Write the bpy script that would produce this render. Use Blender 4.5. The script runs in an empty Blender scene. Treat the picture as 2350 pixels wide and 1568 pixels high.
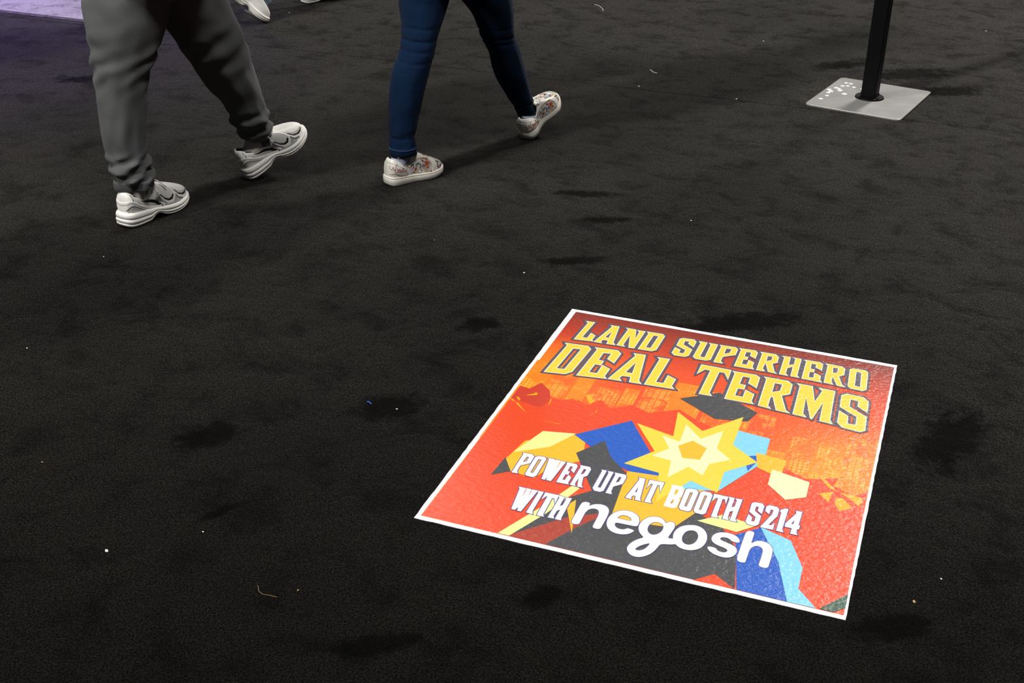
import bpy, bmesh, math, random
from mathutils import Vector, Matrix, noise, geometry

# ------------------------------------------------------------------ camera
scene = bpy.context.scene
COL = scene.collection
CAM_H = 1.6
FPX = 2853.7
_n = Vector((-0.01467533, 0.88621567, 0.46304042)).normalized()      # 'down' in camera axes (right, down, forward)
_z = Vector((0, 0, 1))
_y = (_z - _n * _z.dot(_n)).normalized()
_up = -_n
_x = _y.cross(_up)
ROT = Matrix((_x, _y, _up))                                          # camera axes -> world
cam_data = bpy.data.cameras.new('camera')
cam_data.sensor_width = 36.0
cam_data.lens = 36.0 * FPX / 2350.0
cam_data.clip_start = 0.05
cam = bpy.data.objects.new('camera', cam_data)
COL.objects.link(cam)
right = ROT @ Vector((1, 0, 0)); upv = ROT @ Vector((0, -1, 0)); back = ROT @ Vector((0, 0, -1))
cam.matrix_world = Matrix(((right.x, upv.x, back.x, 0), (right.y, upv.y, back.y, 0), (right.z, upv.z, back.z, CAM_H), (0, 0, 0, 1)))
scene.camera = cam

def ray(px, py):
    return ROT @ Vector((px - 1175.0, py - 784.0, FPX))
def on_floor(px, py, z=0.0):
    d = ray(px, py); t = (z - CAM_H) / d.z
    return Vector((0, 0, CAM_H)) + d * t
def at_depth(px, py, y):
    d = ray(px, py); t = y / d.y
    return Vector((0, 0, CAM_H)) + d * t

# ------------------------------------------------------------------ light and exposure
scene.view_settings.view_transform = 'Standard'
scene.view_settings.look = 'None'
scene.view_settings.gamma = 1.0
scene.view_settings.use_curve_mapping = False
scene.view_settings.exposure = 0.0
world = bpy.data.worlds.new('hall_air')
scene.world = world
world.use_nodes = True
world.node_tree.nodes['Background'].inputs['Color'].default_value = (0.92, 0.95, 1.0, 1)
world.node_tree.nodes['Background'].inputs['Strength'].default_value = 0.02

def area_light(name, loc, target, size, power, color=(1, 1, 1), size_y=None):
    d = bpy.data.lights.new(name, 'AREA')
    d.energy = power; d.color = color
    d.shape = 'RECTANGLE'; d.size = size; d.size_y = size_y or size
    o = bpy.data.objects.new(name, d)
    COL.objects.link(o)
    o.location = loc
    o.rotation_euler = (Vector(target) - Vector(loc)).to_track_quat('-Z', 'Y').to_euler()
    return o
area_light('hall_light_back_right', (6.0, 11.6, 8.2), (0.6, 3.6, 0), 1.2, 960, (1, .95, .90))
area_light('hall_light_back_left', (-1.3, 12.8, 7.6), (0, 3.5, 0), 1.2, 210, (1, .98, .96))
area_light('hall_light_front_left', (-5.4, -0.6, 6.0), (-0.4, 3.6, 0.3), 0.7, 350, (1, .985, .96))
area_light('hall_light_left', (-3.6, 3.0, 7.2), (-0.6, 3.8, 0), 0.8, 330, (1, .985, .96))
area_light('hall_light_overhead', (0.9, 1.0, 7.6), (0.4, 3.2, 0), 1.5, 310, (1, .985, .965))

spot = bpy.data.lights.new('stage_wash_violet', 'SPOT')
spot.energy = 3000; spot.color = (.30, .13, 1); spot.spot_size = math.radians(40); spot.spot_blend = 1.0; spot.shadow_soft_size = .15
spot_o = bpy.data.objects.new('stage_wash_violet', spot); COL.objects.link(spot_o)
spot_o.location = (-6.6, 9.6, 3.8)
spot_o.rotation_euler = (Vector((-3.95, 7.25, 0)) - Vector((-6.6, 9.6, 3.8))).to_track_quat('-Z', 'Y').to_euler()

# ------------------------------------------------------------------ helpers
def link(o, parent=None):
    COL.objects.link(o)
    if parent is not None:
        o.parent = parent
    return o
def mesh_obj(name, verts, faces, mats=None, parent=None, smooth=False, origin=None, mat_idx=None):
    me = bpy.data.meshes.new(name)
    if origin is not None:
        verts = [Vector(v) - Vector(origin) for v in verts]
    me.from_pydata([tuple(v) for v in verts], [], faces)
    if mats is not None:
        if not isinstance(mats, (list, tuple)):
            mats = [mats]
        for m in mats:
            me.materials.append(m)
    if mat_idx is not None:
        me.polygons.foreach_set('material_index', mat_idx)
    if smooth:
        me.polygons.foreach_set('use_smooth', [True] * len(me.polygons))
    me.update()
    o = bpy.data.objects.new(name, me)
    link(o, parent)
    if origin is not None and parent is None:
        o.location = origin
    return o
def bm_obj(name, bm, mats=None, parent=None, smooth=False):
    me = bpy.data.meshes.new(name)
    bm.to_mesh(me); bm.free()
    if mats is not None:
        for m in (mats if isinstance(mats, (list, tuple)) else [mats]):
            me.materials.append(m)
    if smooth:
        me.polygons.foreach_set('use_smooth', [True] * len(me.polygons))
    o = bpy.data.objects.new(name, me)
    return link(o, parent)
def empty(name, loc, rotz=0.0):
    o = bpy.data.objects.new(name, None)
    o.empty_display_size = 0.1
    o.location = loc; o.rotation_euler = (0, 0, rotz)
    return link(o)
def tag(o, label=None, cat=None, group=None, kind=None):
    if label: o['label'] = label
    if cat: o['category'] = cat
    if group: o['group'] = group
    if kind: o['kind'] = kind
    return o
def lerp(a, b, t): return a + (b - a) * t
def smooth01(t):
    t = max(0.0, min(1.0, t)); return t * t * (3 - 2 * t)
def table(x, pts):
    if x <= pts[0][0]: return pts[0][1]
    for (a, va), (b, vb) in zip(pts, pts[1:]):
        if x <= b:
            return lerp(va, vb, (x - a) / (b - a))
    return pts[-1][1]
def spline(x, pts):
    """Catmull-Rom through (x, value) points."""
    n = len(pts)
    if x <= pts[0][0]: return pts[0][1]
    if x >= pts[-1][0]: return pts[-1][1]
    for i in range(n - 1):
        if x <= pts[i + 1][0]:
            x0, y0 = pts[i]; x1, y1 = pts[i + 1]
            m0 = (y1 - pts[i - 1][1]) / (x1 - pts[i - 1][0]) if i > 0 else (y1 - y0) / (x1 - x0)
            m1 = (pts[i + 2][1] - y0) / (pts[i + 2][0] - x0) if i < n - 2 else (y1 - y0) / (x1 - x0)
            h = x1 - x0; t = (x - x0) / h
            return ((2*t**3 - 3*t*t + 1) * y0 + (t**3 - 2*t*t + t) * h * m0 + (-2*t**3 + 3*t*t) * y1 + (t**3 - t*t) * h * m1)
def grid_faces(rows, n, closed=True, base=0):
    f = []
    for i in range(rows - 1):
        for j in range(n if closed else n - 1):
            k = (j + 1) % n
            f.append((base + i*n + j, base + i*n + k, base + (i+1)*n + k, base + (i+1)*n + j))
    return f
def tube(path, r, sides=8, caps=True):
    """Verts and faces of a tube along a list of Vectors; r is a number or a list."""
    V, F = [], []
    n = len(path)
    up = Vector((0, 0, 1))
    for i, p in enumerate(path):
        d = (path[min(i + 1, n - 1)] - path[max(i - 1, 0)]).normalized()
        a = d.cross(up)
        if a.length < 1e-4: a = d.cross(Vector((1, 0, 0)))
        a.normalize(); b = a.cross(d)
        rr = r[i] if isinstance(r, (list, tuple)) else r
        for j in range(sides):
            t = 2 * math.pi * j / sides
            V.append(p + a * (rr * math.cos(t)) + b * (rr * math.sin(t)))
    F += grid_faces(n, sides)
    if caps:
        F.append(tuple(range(sides))[::-1]); F.append(tuple(range((n-1)*sides, n*sides)))
    return V, F
class Parts:
    """Collects verts and faces of several pieces into one mesh."""
    def __init__(self): self.v, self.f, self.m = [], [], []
    def add(self, V, F, m=0):
        b = len(self.v); self.v += list(V); self.f += [tuple(i + b for i in f) for f in F]; self.m += [m] * len(F)
    def build(self, name, mats, parent=None, smooth=False, origin=None):
        return mesh_obj(name, self.v, self.f, mats, parent, smooth, origin, self.m)

# ------------------------------------------------------------------ materials
def srgb(r, g, b):
    return tuple((c / 12.92 if c <= 0.04045 else ((c + 0.055) / 1.055) ** 2.4) for c in (r / 255, g / 255, b / 255)) + (1.0,)
class NT:
    def __init__(self, name):
        self.m = bpy.data.materials.new(name); self.m.use_nodes = True
        self.t = self.m.node_tree; self.b = self.t.nodes['Principled BSDF']
    def n(self, kind, **kw):
        nd = self.t.nodes.new(kind)
        for k, v in kw.items():
            if k.startswith('i_'):
                key = k[2:]; nd.inputs[int(key) if key.isdigit() else key].default_value = v
            else: setattr(nd, k, v)
        return nd
    def l(self, a, b): self.t.links.new(a, b)
    def set(self, **kw):
        for k, v in kw.items(): self.b.inputs[k.replace('_', ' ')].default_value = v
    def coords(self, kind='Object'): return self.n('ShaderNodeTexCoord').outputs[kind]
    def noise(self, vec, scale, detail=3, rough=.55, dist=0):
        nd = self.n('ShaderNodeTexNoise'); nd.inputs['Scale'].default_value = scale; nd.inputs['Detail'].default_value = detail
        nd.inputs['Roughness'].default_value = rough; nd.inputs['Distortion'].default_value = dist
        if vec is not None: self.l(vec, nd.inputs['Vector'])
        return nd.outputs['Fac']
    def mapping(self, vec, loc=(0, 0, 0), rot=(0, 0, 0), scale=(1, 1, 1)):
        nd = self.n('ShaderNodeMapping'); nd.inputs['Location'].default_value = loc; nd.inputs['Rotation'].default_value = rot; nd.inputs['Scale'].default_value = scale
        self.l(vec, nd.inputs['Vector']); return nd.outputs['Vector']
    def ramp(self, fac, stops):
        nd = self.n('ShaderNodeValToRGB'); cr = nd.color_ramp
        while len(cr.elements) < len(stops): cr.elements.new(.5)
        for e, (p, c) in zip(cr.elements, stops): e.position = p; e.color = c if len(c) == 4 else tuple(c) + (1,)
        self.l(fac, nd.inputs['Fac']); return nd.outputs['Color']
    def math(self, op, a, b=None, clamp=False):
        nd = self.n('ShaderNodeMath'); nd.operation = op; nd.use_clamp = clamp
        for i, x in enumerate((a, b)):
            if x is None: continue
            if isinstance(x, (int, float)): nd.inputs[i].default_value = x
            else: self.l(x, nd.inputs[i])
        return nd.outputs[0]
    def range(self, v, a, b, c=0., d=1.):
        nd = self.n('ShaderNodeMapRange'); nd.interpolation_type = 'SMOOTHSTEP'
        for i, x in enumerate((a, b, c, d)): nd.inputs[i + 1].default_value = x
        self.l(v, nd.inputs[0]); return nd.outputs[0]
    def mix(self, fac, a, b, mode='MIX'):
        nd = self.n('ShaderNodeMix'); nd.data_type = 'RGBA'; nd.blend_type = mode
        for i, x in ((0, fac), (6, a), (7, b)):
            if isinstance(x, (int, float)): nd.inputs[i].default_value = x
            elif isinstance(x, tuple): nd.inputs[i].default_value = x if len(x) == 4 else x + (1,)
            else: self.l(x, nd.inputs[i])
        return nd.outputs[2]
    def bump(self, h, strength, dist, prev=None):
        nd = self.n('ShaderNodeBump'); nd.inputs['Strength'].default_value = strength; nd.inputs['Distance'].default_value = dist
        self.l(h, nd.inputs['Height'])
        if prev is not None: self.l(prev, nd.inputs['Normal'])
        self.l(nd.outputs['Normal'], self.b.inputs['Normal']); return nd.outputs['Normal']
    def color(self, c): self.l(c, self.b.inputs['Base Color'])

def simple(name, col, rough=.6, metal=0., bump=None, spec=None, sheen=None):
    t = NT(name); t.set(Base_Color=col if len(col) == 4 else tuple(col) + (1,), Roughness=rough, Metallic=metal)
    if spec is not None: t.set(Specular_IOR_Level=spec)
    if sheen: t.set(Sheen_Weight=sheen[0], Sheen_Roughness=sheen[1])
    if bump: t.bump(t.noise(t.coords(), bump[0], 3), bump[1], bump[2])
    return t.m

# places where the black pile is brushed the wrong way: x, y, half length, half width, turn
SCUFFS = [(on_floor(480, 1000), .085, .06, .5), (on_floor(890, 935), .10, .06, .3), (on_floor(512, 1172), .055, .016, .75),
          (on_floor(1320, 598), .11, .035, .1), (on_floor(1350, 445), .13, .035, -.1), (on_floor(1100, 745), .07, .04, .4),
          (on_floor(1700, 740), .20, .06, .2), (on_floor(2180, 1010), .18, .07, .9), (on_floor(2060, 1440), .10, .04, .2),
          (on_floor(1240, 1370), .06, .03, .4), (on_floor(860, 1480), .09, .035, .2), (on_floor(1390, 505), .09, .03, .1),
          (on_floor(2090, 170), .24, .10, .3), (on_floor(2170, 210), .2, .08, .1), (on_floor(1930, 150), .18, .07, .5), (on_floor(200, 182), .14, .06, .2)]
def carpet_material(name, dark, light, sheen, scuffs=True):
    t = NT(name)
    geo = t.n('ShaderNodeNewGeometry').outputs['Position']
    fine = t.noise(geo, 380, 3, .7)
    fibre = t.noise(t.mapping(geo, scale=(1, 1.0, 1)), 250, 5, .8, .4)
    blotch = t.noise(t.mapping(geo, rot=(0, 0, .35), scale=(1, 1.0, 1)), 6.5, 7, .72, .3)
    broad = t.noise(geo, .9, 3, .5)
    col = t.mix(t.range(fibre, .42, .62), dark, light)
    sh = t.range(blotch, .33, .54, .50, 1.0)
    sh = t.math('MULTIPLY', sh, t.range(broad, .3, .65, .82, 1.05))
    if scuffs:
        edge = t.noise(geo, 22, 4, .7)
        for p, a, b, r in SCUFFS:
            v = t.mapping(geo, loc=(0, 0, 0), scale=(1, 1, 1))
            sub = t.n('ShaderNodeVectorMath', operation='SUBTRACT'); t.l(v, sub.inputs[0]); sub.inputs[1].default_value = p
            v = t.mapping(sub.outputs[0], rot=(0, 0, -r)); v = t.mapping(v, scale=(1 / a, 1 / b, 0))
            ln = t.n('ShaderNodeVectorMath', operation='LENGTH'); t.l(v, ln.inputs[0])
            d = t.math('ADD', ln.outputs['Value'], t.math('MULTIPLY', t.math('SUBTRACT', edge, .5), 2.2))
            sh = t.math('MULTIPLY', sh, t.range(d, .55, 1.25, .25, 1.0))
    col = t.mix(1.0, col, sh, 'MULTIPLY')
    t.color(col)
    t.set(Roughness=.95, Specular_IOR_Level=.04, Sheen_Roughness=.28)
    t.b.inputs['Sheen Tint'].default_value = (1, .95, .88, 1)
    t.l(t.math('MULTIPLY', t.math('MULTIPLY', sh, t.range(fibre, .40, .64, .1, 1.6)), sheen), t.b.inputs['Sheen Weight'])
    n1 = t.bump(t.math('ADD', fine, fibre), .35, .003)
    t.bump(blotch, .2, .02, n1)
    return t.m
M = {}
M['carpet'] = carpet_material('black_cut_pile', (.0001, .0001, .0001, 1), (.0078, .0067, .0054, 1), 1.0)
M['lilac'] = carpet_material('pale_grey_pile', (.20, .18, .19, 1), (.42, .39, .40, 1), .1, False)
M['underlay'] = simple('floor_underlay', (.05, .05, .05), .9, bump=(40, .2, .002))
def tape_mat():
    t = NT('worn_edge_tape')
    c = t.noise(t.coords(), 30, 4, .7)
    t.color(t.ramp(c, [(.35, (.02, .016, .012)), (.58, (.06, .05, .035)), (.75, (.28, .25, .19))]))
    t.set(Roughness=.6)
    return t.m
M['tape'] = tape_mat()
PRINT_OUTLINES = {
 'headline': '-3911,4846 -3976,3743 -3424,3820 -3483,3909 -3470,4184 -3642,4303 -3657,3960 -3788,3979 -3724,4981 -3995,4960/-3201,4878 -3419,3805 -3169,3807 -3228,3906 -3195,4016 -3066,4020 -3049,3817 -2789,3841 -2887,3979 -3003,4986 -3266,4971|-3113,4577 -3094,4188 -3196,4212/-2730,4883 -2770,3849 -2518,3845 -2598,3951 -2581,4560 -2420,3831 -2261,3847 -2233,4967 -2484,4949 -2392,4852 -2388,4441 -2506,4974 -2808,4976/-2125,4860 -2157,3848 -1772,3867 -1668,3982 -1647,4878 -1734,4992 -2198,4971|-1954,4797 -1825,4813 -1850,4041 -1978,4041/-1224,4885 -1222,4464 -924,4282 -931,4075 -1056,4071 -1043,4250 -1229,4350 -1238,3982 -1132,3869 -845,3892 -763,3987 -751,4384 -1045,4584 -1056,4806 -928,4809 -943,4690 -746,4513 -746,4883 -836,4993 -1144,4967/-628,4833 -645,3988 -552,3886 -264,3895 -153,3985 -152,4945 -421,4949 -343,4852 -337,4066 -461,4062 -450,4954 -698,4951/-49,4858 -56,3887 201,3899 118,4034 121,4281 425,4513 426,4859 341,4968 -110,4946|111,4796 249,4804 246,4581 123,4469/502,4858 507,3871 1052,3881 982,4002 979,4274 810,4374 811,4084 677,4076 674,4334 772,4359 773,4529 669,4534 666,4798 794,4818 798,4617 970,4500 970,4874 887,4982 440,4960/1085,4861 1103,3871 1348,3882 1258,4037 1265,4304 1287,4313 1416,3893 1668,3873 1581,3976 1453,4398 1569,4498 1552,4831 1449,4971 1018,4962|1258,4785 1383,4799 1388,4585 1272,4485/1689,4868 1715,3875 1962,3871 1881,3993 1869,4301 1990,4420 2015,3876 2262,3873 2181,3994 2148,4964 1902,4972 1985,4898 1998,4564 1876,4497 1854,4971 1612,4946/2280,4873 2310,3858 2853,3840 2783,3964 2773,4198 2580,4309 2599,4025 2478,4011 2464,4314 2571,4323 2569,4496 2459,4504 2440,4795 2565,4793 2567,4617 2754,4500 2739,4881 2642,4966 2205,4951/2861,4841 2889,3855 3148,3842 3079,3964 3069,4266 3233,3826 3475,3807 3364,3912 3226,4346 3347,4480 3324,4852 3236,4939 2784,4952|3017,4781 3146,4798 3153,4557 3048,4480/3445,4866 3501,3900 3588,3803 3896,3778 3988,3881 3926,4868 3841,4955 3520,4948|3631,4784 3753,4781 3814,3976 3678,3988',
 'subheadline': '-4039,3320 -4140,1651 -3577,1745 -3431,1936 -3344,3362 -3477,3515 -4135,3458|-3813,3205 -3608,3240 -3680,2014 -3879,1978/-3194,3391 -3280,1792 -2463,1917 -2561,2037 -2544,2471 -2801,2608 -2805,2115 -3011,2106 -2991,2562 -2824,2568 -2822,2842 -2971,2844 -2963,3265 -2760,3300 -2779,2982 -2531,2808 -2503,3419 -2639,3568 -3289,3512/-2119,3434 -2451,1921 -2068,1945 -2172,2092 -2140,2221 -1922,2250 -1883,1963 -1538,1987 -1654,2141 -1861,3600 -2199,3573|-1997,3068 -1934,2465 -2104,2456/-1453,3477 -1485,1993 -677,2040 -784,2181 -767,2575 -1026,2718 -1031,2253 -1224,2247 -1188,3614 -1539,3596/-328,3058 -172,3388 -35,3383 -42,2038 308,2057 212,2207 213,3394 355,3392 514,3047 495,3627 -331,3639/606,3478 624,2040 1383,2045 1305,2185 1306,2557 1042,2716 1048,2315 853,2319 849,2696 1011,2704 1008,2958 848,2965 846,3384 1038,3388 1045,3073 1303,2892 1283,3501 1156,3611 516,3590/1444,3476 1489,2021 1847,1968 1740,2112 1725,2534 1763,2614 1960,1951 2330,1929 2198,2062 1980,2749 2165,2904 2147,3439 2006,3601 1361,3595|1698,3342 1890,3336 1887,2988 1714,2853/2330,3430 2382,1920 2744,1882 2629,2065 2580,2877 2826,1869 2879,1845 3025,2769 3062,1827 3402,1799 3314,1974 3236,3513 2798,3535 2917,3385 2816,2780 2651,3559 2234,3558/3412,3356 3447,2733 3909,2378 3926,1979 3735,1977 3712,2345 3455,2550 3486,1922 3631,1727 4068,1667 4188,1787 4148,2474 3681,2843 3665,3216 3858,3198 3868,2918 4140,2685 4111,3284 3953,3460 3529,3484',
 'booth': '-3267,-2336 -3256,-3152 -3105,-3139 -3156,-3053 -3167,-2807 -2986,-2639 -2988,-2336 -3052,-2250 -3298,-2267|-3156,-2402 -3095,-2390 -3091,-2584 -3160,-2648/-2963,-2350 -2948,-3088 -2899,-3151 -2742,-3158 -2681,-3076 -2689,-2327 -2747,-2252 -2913,-2269|-2862,-2395 -2785,-2389 -2785,-3000 -2853,-2992/-2626,-2338 -2525,-3154 -2442,-3155 -2419,-3018 -2410,-3154 -2295,-3155 -2224,-2270 -2359,-2276 -2337,-2692 -2331,-2342 -2375,-2267 -2476,-2259 -2428,-2858 -2467,-2324 -2510,-2255 -2670,-2265/-2172,-2351 -2169,-3151 -1870,-3135 -1907,-3081 -1906,-2849 -2000,-2758 -2013,-3008 -2074,-2997 -2074,-2764 -2011,-2763 -2012,-2622 -2070,-2621 -2071,-2402 -2005,-2405 -2006,-2560 -1906,-2651 -1911,-2344 -1965,-2269 -2198,-2270/-1836,-2350 -1844,-3136 -1711,-3140 -1754,-3043 -1741,-2807 -1665,-3145 -1535,-3139 -1592,-3059 -1653,-2726 -1584,-2640 -1583,-2356 -1636,-2270 -1872,-2275|-1744,-2397 -1680,-2395 -1684,-2586 -1748,-2646/-1324,-2325 -1326,-3067 -1261,-3155 -1124,-3156 -1064,-3087 -1060,-2272 -1199,-2275 -1160,-2342 -1158,-3001 -1229,-2995 -1228,-2263 -1352,-2276/-996,-2359 -995,-3150 -849,-3144 -894,-3054 -905,-2843 -733,-2661 -726,-2357 -781,-2274 -1032,-2280|-893,-2412 -830,-2410 -836,-2610 -900,-2670/-428,-2345 -534,-3161 -383,-3173 -410,-3097 -394,-3025 -331,-3011 -307,-3165 -163,-3166 -210,-3083 -303,-2262 -462,-2267|-369,-2638 -345,-2873 -391,-2859/-183,-2632 -135,-2411 -88,-2403 -91,-3166 73,-3154 25,-3065 16,-2407 63,-2400 149,-2688 142,-2255 -203,-2268/343,-2356 348,-3163 569,-3172 629,-3105 633,-2803 602,-2728 642,-2669 627,-2355 572,-2254 312,-2278|451,-2425 516,-2421 517,-2598 459,-2654|482,-2819 513,-2850 515,-3001 453,-3015/665,-2340 675,-3076 731,-3161 902,-3167 954,-3114 957,-2357 899,-2262 716,-2275|779,-2417 844,-2413 834,-3003 781,-3003/1001,-2340 1008,-3072 1063,-3156 1222,-3166 1283,-3100 1279,-2362 1222,-2263 1055,-2263|1113,-2416 1172,-2415 1164,-3010 1111,-3010/1314,-2576 1369,-2424 1421,-2415 1420,-3171 1574,-3162 1530,-3065 1519,-2408 1573,-2409 1628,-2592 1622,-2280 1302,-2275/1667,-2366 1668,-3158 1808,-3159 1772,-3076 1765,-2840 1833,-2772 1836,-3164 1988,-3161 1938,-3067 1942,-2265 1785,-2285 1831,-2352 1829,-2598 1768,-2656 1765,-2276 1629,-2270/2162,-2332 2171,-2671 2341,-2826 2343,-3005 2277,-3014 2272,-2870 2172,-2770 2164,-3075 2230,-3162 2390,-3163 2449,-3075 2448,-2751 2279,-2595 2274,-2422 2337,-2414 2338,-2572 2445,-2662 2447,-2345 2390,-2258 2218,-2267/2491,-2336 2496,-2518 2598,-2610 2600,-2418 2663,-2413 2661,-2585 2496,-3161 2774,-3155 2768,-2893 2712,-3004 2651,-3011 2779,-2620 2775,-2357 2724,-2269 2542,-2265/2810,-2352 2812,-2417 2841,-2456 2846,-3166 3004,-3166 2958,-3074 2965,-2257 2894,-2260/3156,-2356 2991,-2821 2998,-2946 3153,-2949 3147,-3157 3308,-3156 3266,-3079 3259,-2955 3299,-2931 3304,-2793 3268,-2784 3270,-2253 3128,-2259|3160,-2608 3158,-2787 3106,-2792/-2853,-3718 -2754,-4516 -2673,-4516 -2635,-4383 -2614,-4525 -2528,-4523 -2442,-3630 -2585,-3635 -2571,-4008 -2566,-3706 -2613,-3628 -2720,-3632 -2686,-4054 -2695,-3701 -2744,-3634 -2897,-3634/-2407,-3710 -2406,-4518 -2248,-4530 -2293,-4420 -2303,-3631 -2440,-3634/-2252,-3937 -2203,-3774 -2170,-3761 -2158,-4526 -1993,-4524 -2033,-4444 -2051,-3780 -2000,-3782 -1924,-3971 -1940,-3625 -2265,-3631/-1905,-3711 -1903,-4520 -1761,-4506 -1804,-4417 -1797,-4202 -1739,-4136 -1739,-4518 -1600,-4516 -1623,-4430 -1637,-3638 -1791,-3644 -1743,-3713 -1744,-3954 -1797,-4019 -1805,-3638 -1943,-3637',
 'logo': '-1380,-4543 -1191,-4528 -1195,-4081 -1178,-3953 -1136,-3865 -1046,-3819 -965,-3838 -912,-3919 -894,-4053 -891,-4526 -712,-4523 -700,-3996 -717,-3801 -776,-3681 -888,-3613 -1045,-3634 -1140,-3702 -1192,-3795 -1194,-3641 -1380,-3663/12,-4130 13,-3972 -21,-3827 -106,-3701 -239,-3632 -398,-3634 -517,-3701 -624,-3845 -668,-4043 -651,-4235 -589,-4387 -493,-4485 -367,-4532 -214,-4520 -99,-4455 -36,-4363 -3,-4282 -173,-4252 -206,-4314 -274,-4351 -377,-4343 -461,-4268 -479,-4147|-485,-3991 -454,-3879 -390,-3823 -288,-3823 -194,-3876 -159,-3981/172,-3681 94,-3772 39,-3943 37,-4120 80,-4259 154,-4365 254,-4450 148,-4549 55,-4690 3,-4860 17,-4985 96,-5111 209,-5167 335,-5154 458,-5050 549,-4905 604,-4698 628,-4539 823,-4490 900,-4450 997,-4403 1004,-4296 953,-4221 854,-4261 720,-4295 772,-3908 771,-3791 725,-3691 655,-3679 588,-3726 559,-3787 496,-3673 379,-3609 259,-3626|326,-3819 417,-3803 507,-3846 552,-3936 553,-4072 510,-4205 431,-4284 344,-4290 271,-4223 233,-4121 230,-3985 267,-3872|405,-4730 361,-4850 294,-4922 213,-4945 179,-4921 190,-4861 241,-4767 333,-4665 428,-4589/930,-3726 837,-3864 799,-4060 828,-4248 908,-4412 1030,-4520 1172,-4551 1329,-4508 1448,-4393 1518,-4211 1521,-3994 1470,-3815 1365,-3676 1224,-3610 1081,-3636|1129,-3819 1227,-3821 1302,-3902 1335,-4047 1317,-4212 1253,-4325 1173,-4366 1076,-4336 1017,-4232 998,-4082 1030,-3909/2199,-3893 2171,-3777 2102,-3685 1979,-3634 1843,-3628 1697,-3686 1610,-3810 1596,-3954 1657,-4078 1771,-4140 1911,-4172 1998,-4215 2016,-4275 1969,-4341 1872,-4351 1797,-4313 1742,-4239 1573,-4257 1619,-4364 1728,-4456 1871,-4504 2026,-4509 2151,-4422 2207,-4267 2184,-4122 2106,-4037 1974,-3992 1831,-3950 1771,-3905 1786,-3840 1856,-3802 1961,-3820 2033,-3900/2243,-4527 2437,-4544 2435,-4081 2464,-3944 2536,-3858 2624,-3852 2696,-3920 2719,-4046 2713,-4547 2911,-4543 2912,-4027 2891,-3843 2833,-3731 2721,-3658 2597,-3648 2497,-3707 2426,-3833 2424,-3378 2246,-3388',
}
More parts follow.
